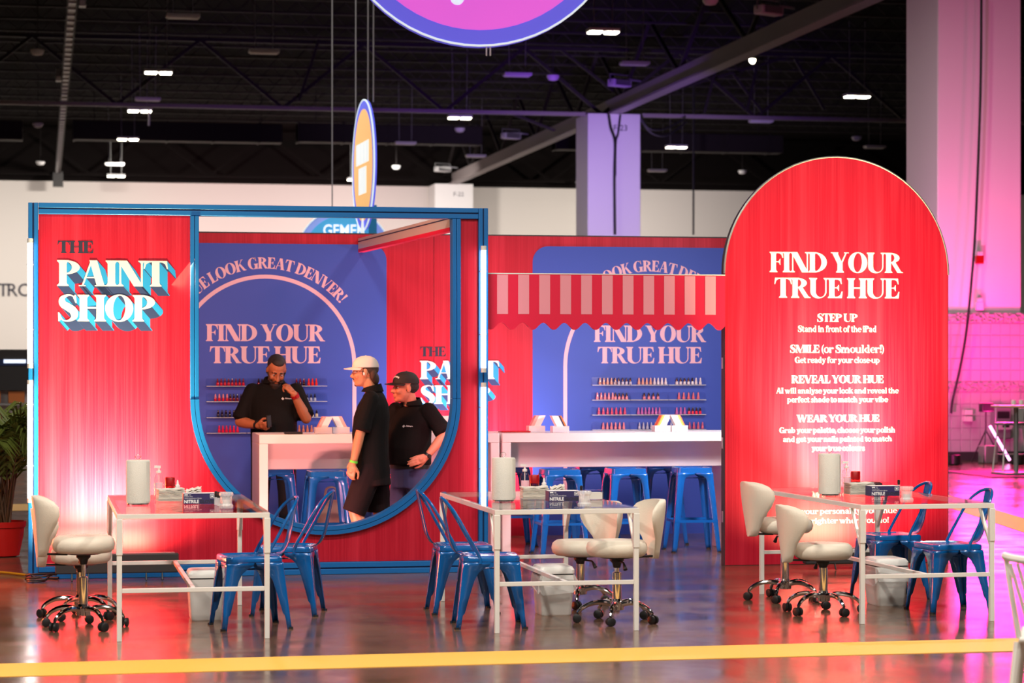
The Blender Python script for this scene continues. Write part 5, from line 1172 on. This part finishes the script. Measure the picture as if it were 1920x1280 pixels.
def rotm(yaw=0, pitch=0, roll=0): return M.Rotation(yaw, 3, 'Z') @ M.Rotation(pitch, 3, 'Y') @ M.Rotation(roll, 3, 'X')
SKIN = [mat('skin_warm_brown', srgb(168, 104, 70), .5, var=(40, .08)), mat('skin_fair', srgb(196, 134, 98), .5, var=(40, .08)), mat('skin_ruddy', srgb(204, 132, 104), .5, var=(40, .08))]
HAIR = mat('dark_hair', (.014, .009, .007), .6, bump=(160, .6)); BRHAIR = mat('brown_hair', (.05, .022, .012), .6, bump=(160, .6)); BEARD = mat('dark_beard', (.03, .016, .011), .7, bump=(200, .6))
SHIRT = mat('black_polo_knit', (.006, .0055, .0055), .85, spec=.15, bump=(90, .25)); JEANS = mat('blue_denim', srgb(48, 54, 92), .8, var=(9, .7)); DJEANS = mat('black_denim', (.015, .016, .022), .8); SHORTS = mat('dark_twill', srgb(26, 18, 20), .9, spec=.2)
SHOE = mat('dark_shoe', (.02, .018, .018), .5); SOLE = mat('pale_sole', (.6, .58, .55), .6); BELT = mat('black_leather', (.01, .009, .009), .4); CAPW = mat('white_cap_cloth', (.72, .66, .60), .8); CAPB = mat('black_cap_cloth', (.012, .010, .010), .75)
EYEW = mat('eye_white', (.7, .68, .65), .2); EYED = mat('eye_iris', (.03, .018, .01), .1); LENS = glass('spectacle_lens', (.9, .9, .92), .02, 1.5)
def eyes(T, parent, k=1):
    for s in (-1, 1):
        o = MB().ell(T(.0715, s*.031, -.001), (.0115*k, .0125*k, .009*k), 12, 8).obj('eye', EYEW, parent, smooth=80)
        MB().ell(T(.0805, s*.031, -.002), (.0040*k, .0058*k, .0058*k), 8, 6).obj('iris', EYED, o)
def brows(T, parent, m):
    for s in (-1, 1): MB().tube([T(.089, s*.013, .026), T(.086, s*.032, .029), T(.070, s*.052, .020)], [.005, .0055, .003], 6).obj('eyebrow', m, parent)
def wrist_band(name, m, parent, e, w_, k, r, h=.022, face=None):
    e, w_ = V(e), V(w_); d = (w_-e).normalized(); c = e.lerp(w_, k); u = d.cross(V((0, 0, 1))).normalized(); v = d.cross(u); n = 20
    o = MB().rings([[c+(u*cos(2*pi*i/n)+v*sin(2*pi*i/n))*q+d*z for q, z in ((r, -h/2), (r+.004, -h/2), (r+.004, h/2), (r, h/2))] for i in range(n)], cap=False, closed=True).obj(name, m, parent)
    if face is not None:
        f = V(face); f = (f-d*f.dot(d)).normalized(); MB().tube([c+f*(r-.002), c+f*(r+.011)], [.018, .016], 14).obj('watch_face', M_['darkred'] if name == 'watch_red' else M_['black'], o)
    return o
def cap_hat(parent, c, rot, m, k=1.0, back=0):
    T = lambda x, y, z: V(c)+rot @ (V((x, y, z))*k); n = 28; rs = []
    for el in (0, 12, 26, 42, 58, 74, 86):
        a = R(el); rs.append([T(-.008+.109*cos(a)**.8*cos(2*pi*j/n)*(1+.02*cos(2*pi*j/n)), .088*cos(a)**.8*sin(2*pi*j/n), .040+.094*sin(a)) for j in range(n)])
    o = MB().rings(rs).obj('cap', m, parent, smooth=60)
    MB().ell(T(-.008, 0, .134), (.007, .007, .005), 8, 5).obj('cap_button', m, o)
    rs = []
    for i in range(17):
        y = -.078+.156*i/16; q = (y/.0785)**2; xin = .085*math.sqrt(max(0, 1-q*.96))+.005; xo = xin+.078*math.sqrt(max(0.02, 1-q))**1.0+.002; z = .046-1.6*y*y
        rs.append([T(xin, y, z), T(xo, y, z-.012), T(xo, y, z-.018), T(xin, y, z-.007)])
    MB().rings(rs).obj('cap_brim', m, o, smooth=50); return o
def on_surface(o, p, d, mb_fn, name, m, up=(0, 0, 1)):
    """small flat print laid on the cloth where the ray p + d meets it; mb_fn(map) builds it in (right, up) metres"""
    ok, hit, nrm, _ = o.ray_cast(V(p), V(d).normalized())
    if not ok: return
    u = V(up); r = u.cross(nrm).normalized(); u = nrm.cross(r)
    def f(a, b):
        q = hit+r*a+u*b; ok2, h2, n2, _ = o.ray_cast(q+nrm*.05, -nrm); q = h2 if ok2 else q
        return tuple(q+nrm*.003)
    return mb_fn(f).obj(name, m, o, smooth=0, fix=False)
def polo_logo(f):
    mb = MB(); flat(mb, [('p', [(-.052, 0), (-.038, .014), (-.024, 0), (-.038, -.014)])], f)
    flat(mb, [stroke([(-.016, -.004, .004), (-.008, .008, .006), (-.002, -.004, .005), (.006, .006, .005), (.012, -.004, .005), (.02, .004, .005), (.028, -.004, .005), (.036, .004, .004), (.046, -.002, .004)], 3)], f); return mb
def shoes(root, an, yawf=0):
    for (x, y) in an:
        s = Body(); s.ell((x+.02, y, .05), (.075, .045, .05)); s.cap((x-.03, y, .055), (x+.14, y, .04), .046, .04); s.ell((x+.16, y, .035), (.06, .046, .034)); s.cap((x-.01, y, .06), (x-.01, y, .11), .045, .047)
        sh = remesh(s, 'shoe', SHOE, root, .008, 3)
        MB().prism([(x+.075+.145*cos(2*pi*i/20), y+.05*sin(2*pi*i/20)) for i in range(20)], lambda a, b: (a, b, 0), lambda a, b: (a, b, .022)).obj('sole', SOLE, sh)
def collar(root, c, r, m, tilt=.02):
    n = 20; rs = []
    for i in range(n+1):
        a = .35+(2*pi-.7)*i/n; ca_, sa_ = cos(a), sin(a); rs.append([(c[0]+r*ca_, c[1]+r*1.02*sa_, c[2]+.028+tilt*-ca_), (c[0]+(r+.008)*ca_, c[1]+(r+.01)*sa_, c[2]+.030+tilt*-ca_), (c[0]+(r+.030)*ca_, c[1]+(r+.034)*sa_, c[2]-.018), (c[0]+(r+.012)*ca_, c[1]+(r+.014)*sa_, c[2]-.022)])
    return MB().rings(rs).obj('collar', m, root, smooth=60)

# --- the bearded man behind the left counter
x, y = at(513, 21.62); yaw = atan2(-y, -x)+.05
p1 = thing('person', 'bearded man in a black polo behind the counter touching his nose, holding a small phone', 'person', (x, y, 0), yaw)
b = Body(); RS_, RE, RW_ = (0, -.195, 1.40), (.05, -.300, 1.125), (.265, -.145, 1.095); LS, LE, LW = (.01, .205, 1.40), (.16, .280, 1.155), (.275, .165, 1.375)
b.loft([(.86, 0, 0, .12, .17), (1.0, .03, 0, .14, .175), (1.15, .04, 0, .15, .175), (1.3, .02, 0, .13, .185), (1.42, 0, 0, .09, .16), (1.47, 0, 0, .06, .08)])
hr = rotm(.12, R(35), R(-4)); hc = (.095, .02, 1.585); b.cap((-.005, 0, 1.42), (.05, .01, 1.53), .066, .06); T = b.head(hc, hr, 1.06)
for S_, E_, W_, n_ in ((RS_, RE, RW_, 0), (LS, LE, LW, 1)):
    b.chain([S_, E_], [.050, .048]); m_ = V(E_).lerp(V(W_), .3); b.chain([E_, m_, W_], [.049, .05, .031])
b.hand(RW_, V((.10, .075, -.005)), (.1, .9, .35), 1, ((55, 60, 30), (60, 60, 30), (62, 60, 30), (65, 60, 30)), .6, 1.05)
b.hand(LW, V((-.05, -.10, .11)), (-.6, -.55, -.5), -1, ((25, 30, 20), (50, 60, 35), (60, 70, 40), (62, 70, 40)), .7, 1.05)
for s in (-1, 1): b.chain([(0, s*.10, .90), (.01, s*.12, .50), (-.01, s*.13, .09)], [.09, .06, .042]); b.cap((0, s*.13, .06), (.12, s*.14, .035), .04, .03)
p1b = remesh(b, 'body', SKIN[0], p1, .0062, 3)
c = Body(); c.loft([(.83, .02, 0, .165, .20), (.90, .03, 0, .170, .205), (1.0, .05, 0, .178, .208), (1.12, .05, 0, .176, .208), (1.26, .03, 0, .158, .212), (1.35, .012, 0, .134, .212), (1.41, .0, 0, .11, .190), (1.45, 0, 0, .09, .145), (1.485, 0, 0, .074, .095), (1.50, 0, 0, .070, .082)])
for S_, E_ in ((RS_, RE), (LS, LE)): e = V(S_).lerp(V(E_), .80); c.chain([V(S_)+V((0, -.008 if S_[1] > 0 else .008, -.004)), e], [.076, .078]); c.tube([V(S_).lerp(V(E_), .70), V(S_).lerp(V(E_), .93)], [.080, .082], 18)
sh1 = remesh(c, 'polo_shirt', SHIRT, p1, .009, 4); collar(p1, (.02, .0, 1.485), .074, SHIRT)
c = Body(); c.loft([(.80, 0, 0, .14, .185), (.94, .02, 0, .145, .19)])
for s in (-1, 1): c.chain([(0, s*.10, .86), (.01, s*.12, .5), (-.01, s*.13, .06)], [.105, .085, .075]); c.tube([(-.01, s*.13, .1), (-.01, s*.13, .025)], .078, 16)
remesh(c, 'jeans', DJEANS, p1, .011, 3); shoes(p1, ((0, .14), (0, -.14)))
h = Body(); E = lambda x, y, z, a, b_, d: h.ell(T(x, y, z), (a*1.06, b_*1.06, d*1.06), 16, 10, hr)
E(-.030, 0, .045, .092, .0805, .078); E(.012, 0, .090, .058, .054, .030); h.cap(T(-.006, .080, .02), T(.008, .078, -.03), .008, .007); h.cap(T(-.006, -.080, .02), T(.008, -.078, -.03), .008, .007)
remesh(h, 'hair', HAIR, p1, .006, 2)
h = Body(); E(.058, 0, -.100, .046, .054, .036); E(.075, 0, -.118, .03, .036, .040); h.cap(T(.098, 0, -.048), T(.086, .034, -.068), .008, .008); h.cap(T(.098, 0, -.048), T(.086, -.034, -.068), .008, .008); h.cap(T(.07, .048, -.07), T(.01, .072, -.02), .014, .008); h.cap(T(.07, -.048, -.07), T(.01, -.072, -.02), .014, .008)
remesh(h, 'beard', BEARD, p1, .006, 2); eyes(T, p1, .92); brows(T, p1, HAIR)
wrist_band('watch', M_['black'], p1, RE, RW_, .93, .034, .024, (0, -.3, .9)); wrist_band('watch_red', M_['darkred'], p1, LE, LW, .92, .034, .026, (.8, .2, .2))
on_surface(sh1, (1, .11, 1.33), (-1, 0, 0), polo_logo, 'shirt_logo', M_['whiteprint'])
ph_ = V((x, y, 0))+M.Rotation(yaw, 3, 'Z') @ V((.355, -.06, 1.135)); o = boxo('phone', M_['black'], None, -.008, .008, -.022, .022, -.055, .055, .004); o.location = ph_; o.rotation_euler = (.15, .1, yaw+.5); tag(o, 'small black phone held upright by the bearded man', 'phone')

# --- the man in the white cap
x, y = at(697, 19.78); yaw = pi-.26
p2 = thing('person', 'man in a white cap, black polo and dark shorts standing in profile before the counter', 'person', (x, y, 0), yaw)
b = Body(); LS, LE, LW = (-.015, .185, 1.375), (.07, .235, 1.075), (.125, .235, .835); RS_, RE, RW_ = (-.015, -.185, 1.375), (.07, -.24, 1.08), (.17, -.20, .86)
b.loft([(.80, 0, 0, .105, .15), (.95, 0, 0, .10, .14), (1.1, .01, 0, .105, .14), (1.25, .0, 0, .11, .165), (1.37, -.015, 0, .085, .15), (1.43, -.015, 0, .055, .07)])
hr = rotm(.10, R(-1), 0); hc = (.055, .01, 1.59); b.cap((-.02, 0, 1.36), (.03, .005, 1.53), .06, .056); T = b.head(hc, hr, 1.0)
for S_, E_, W_ in ((LS, LE, LW), (RS_, RE, RW_)): b.chain([S_, E_], [.045, .042]); m_ = V(E_).lerp(V(W_), .3); b.chain([E_, m_, W_], [.041, .042, .027])
b.hand(LW, (.03, -.02, -.12), (-.3, -.9, .0), 1, ((28, 42, 25), (34, 46, 28), (38, 50, 28), (42, 52, 28)), .2)
b.hand(RW_, (.04, .02, -.12), (-.3, .9, 0), -1, ((35, 40, 25), (42, 45, 30), (48, 50, 30), (52, 50, 30)), .5)
LG = ((.0, .085, .80), (.125, .12, .46), (.055, .13, .09)); RG = ((-.02, -.085, .80), (-.04, -.11, .46), (-.14, -.12, .09))
for L_ in (LG, RG):
    m_ = V(L_[1]).lerp(V(L_[2]), .28)+V((-.012, 0, 0)); b.chain([L_[0], L_[1], m_, L_[2]], [.085, .057, .060, .036]); a_ = V(L_[2]); b.cap(a_+V((0, 0, -.03)), a_+V((.13, 0, -.055)), .038, .028)
remesh(b, 'body', SKIN[1], p2, .006, 3)
c = Body(); c.loft([(.70, .0, 0, .150, .185), (.78, .0, 0, .150, .185), (.92, .005, 0, .146, .18), (1.08, .012, 0, .15, .182), (1.22, .0, 0, .148, .195), (1.32, -.012, 0, .125, .19), (1.39, -.02, 0, .09, .15), (1.43, -.02, 0, .068, .08), (1.445, -.02, 0, .062, .072)])
for S_, E_ in ((LS, LE), (RS_, RE)): e = V(S_).lerp(V(E_), .72); c.chain([V(S_)+V((0, -.006 if S_[1] > 0 else .006, -.004)), e], [.072, .071]); c.tube([V(S_).lerp(V(E_), .62), V(S_).lerp(V(E_), .86)], [.074, .078], 18)
sh2 = remesh(c, 'polo_shirt', SHIRT, p2, .009, 4); collar(p2, (-.005, 0, 1.45), .066, SHIRT)
c = Body(); c.loft([(.66, -.01, 0, .15, .185), (.80, 0, 0, .14, .175)])
for L_ in (LG, RG): c.chain([L_[0], V(L_[0]).lerp(V(L_[1]), .7)], [.112, .108]); c.tube([V(L_[0]).lerp(V(L_[1]), .5), V(L_[0]).lerp(V(L_[1]), 1.08)], [.108, .098], 18)
remesh(c, 'shorts', SHORTS, p2, .011, 3); shoes(p2, (LG[2][:2], RG[2][:2]))
h = Body(); E = lambda x, y, z, a, b_, d: h.ell(T(x, y, z), (a, b_, d), 16, 10, hr)
E(-.022, 0, .03, .094, .080, .07); E(-.085, 0, -.055, .035, .060, .055); E(-.07, .05, -.02, .03, .03, .05); E(-.07, -.05, -.02, .03, .03, .05); h.cap(T(.01, .074, .01), T(.018, .07, -.02), .008, .006)
remesh(h, 'hair', BRHAIR, p2, .006, 2); h = Body(); E(.070, 0, -.104, .018, .022, .016); h.cap(T(.1, 0, -.05), T(.088, .03, -.064), .006, .005); h.cap(T(.1, 0, -.05), T(.088, -.03, -.064), .006, .005); remesh(h, 'beard', BRHAIR, p2, .005, 1)
eyes(T, p2); brows(T, p2, BRHAIR); cap_hat(p2, hc, hr @ rotm(0, R(2), 0), CAPW, 1.03)
gl = MB()
for s in (-1, 1): gl.tube([T(.098, s*.033+.024*cos(q), -.002+.018*sin(q)) for q in [2*pi*i/16 for i in range(16)]], .0018, 6, closed=True); gl.tube([T(.096, s*.057, .002), T(.03, s*.079, .004), T(-.012, s*.082, .0)], .0018, 6)
gl.tube([T(.10, -.01, .002), T(.10, .01, .002)], .0018, 6); gl.obj('glasses', M_['chrome'], p2)
MB().ell(T(.006, .087, -.012), (.008, .006, .014), 8, 6).obj('earbud', M_['whiteplast'], p2)
wrist_band('wristband', mat('green_band', srgb(110, 225, 70), .5), p2, LE, LW, .90, .0305, .018)

p2.scale = (.987,)*3
# --- the man in the black cap, hand on hip
x, y = at(771, 20.28); yaw = pi+.62
p3 = thing('person', 'man in a black cap, black polo and blue jeans with his hand on his hip', 'person', (x, y, 0), yaw)
b = Body(); LS, LE, LW = (-.02, .19, 1.25), (-.075, .325, 1.055), (.085, .265, .865); RS_, RE, RW_ = (.0, -.19, 1.25), (.03, -.255, .99), (.15, -.235, .78)
b.loft([(.70, 0, 0, .12, .16), (.85, .015, 0, .125, .155), (1.0, .03, 0, .13, .16), (1.14, .01, 0, .12, .17), (1.25, -.01, 0, .085, .15), (1.30, -.01, 0, .055, .07)])
hr = rotm(-.45, R(-4), 0); hc = (.06, -.01, 1.435); b.cap((-.015, 0, 1.23), (.03, -.005, 1.38), .062, .058); T = b.head(hc, hr, 1.03)
for S_, E_, W_ in ((LS, LE, LW), (RS_, RE, RW_)): b.chain([S_, E_], [.045, .043]); m_ = V(E_).lerp(V(W_), .3); b.chain([E_, m_, W_], [.042, .043, .027])
b.hand(LW, (.115, -.045, -.035), (-.25, -.95, -.15), 1, ((12, 14, 8), (14, 16, 10), (16, 18, 10), (18, 20, 10)), .0)
b.hand(RW_, (.03, .02, -.12), (-.2, .9, 0), -1, ((30, 35, 25), (36, 40, 28), (42, 45, 28), (46, 45, 28)), .5)
LG = ((0, .09, .70), (.03, .11, .40), (-.01, .12, .09)); RG = ((0, -.09, .70), (.05, -.11, .40), (.03, -.12, .09))
for L_ in (LG, RG): b.chain(L_, [.085, .056, .038]); a_ = V(L_[2]); b.cap(a_+V((0, 0, -.03)), a_+V((.13, 0, -.055)), .038, .028)
remesh(b, 'body', SKIN[2], p3, .006, 3)
c = Body(); c.loft([(.795, .024, 0, .158, .192), (.84, .028, 0, .163, .195), (.94, .035, 0, .168, .195), (1.06, .02, 0, .155, .195), (1.16, .0, 0, .135, .195), (1.24, -.012, 0, .10, .165), (1.29, -.015, 0, .074, .09), (1.305, -.015, 0, .066, .078)])
for S_, E_ in ((LS, LE), (RS_, RE)): c.chain([V(S_)+V((0, -.006 if S_[1] > 0 else .006, -.004)), V(S_).lerp(V(E_), .75)], [.074, .072]); c.tube([V(S_).lerp(V(E_), .62), V(S_).lerp(V(E_), .93)], [.074, .079], 18)
sh3 = remesh(c, 'polo_shirt', SHIRT, p3, .009, 4); collar(p3, (.0, -.002, 1.31), .07, SHIRT)
c = Body(); c.loft([(.60, 0, 0, .145, .18), (.70, .005, 0, .145, .18), (.80, .015, 0, .140, .18)])
for L_ in (LG, RG): c.chain([L_[0], L_[1], V(L_[2])+V((0, 0, 0))], [.110, .085, .070]); c.tube([V(L_[2])+V((0, 0, .05)), V(L_[2])+V((0, 0, -.065))], .074, 16)
remesh(c, 'jeans', JEANS, p3, .011, 3); shoes(p3, (LG[2][:2], RG[2][:2]))
n = 32; MB().rings([[((.0145+(.150+q)*cos(2*pi*i/n)), (.187+q)*sin(2*pi*i/n), z) for q, z in ((-.01, .765), (.0, .765), (.0, .795), (-.01, .795))] for i in range(n)], cap=False, closed=True).obj('belt', BELT, p3)
h = Body(); E = lambda x, y, z, a, b_, d: h.ell(T(x, y, z), (a, b_, d), 16, 10, hr)
E(-.026, 0, .02, .094, .082, .07); h.cap(T(-.004, .079, .02), T(.012, .076, -.02), .007, .005); remesh(h, 'hair', HAIR, p3, .006, 2)
eyes(T, p3, 1.03); brows(T, p3, BRHAIR); ch_ = cap_hat(p3, hc, hr @ rotm(0, R(3), 0), CAPB, 1.06)
def cap_print(f):
    mb = MB()
    for i in range(6):
        a = -.5+.2*i; cx_, cz_ = .075*sin(a), .06*cos(a)-.055; flat(mb, [('p', [(cx_-.0055, cz_-.007), (cx_+.0055, cz_-.007), (cx_+.0055, cz_+.008), (cx_-.0055, cz_+.008)])], f)
    return mb
fw = hr @ V((1, 0, .12)); on_surface(ch_, V(hc)+hr @ V((.3, .02, .11)), -fw, cap_print, 'cap_lettering', M_['whiteprint'])
on_surface(sh3, (1, .10, 1.12), (-1, 0, 0), polo_logo, 'shirt_logo', M_['whiteprint'])
wrist_band('watch', M_['black'], p3, LE, LW, .93, .031, .022, (-.2, .8, .4))
MB().tube([V(LW)+V((.09, -.05, -.025)), V(LW)+V((.093, -.051, -.026))], [.0, .0]).obj('ring', M_['chrome'], p3) if 0 else None
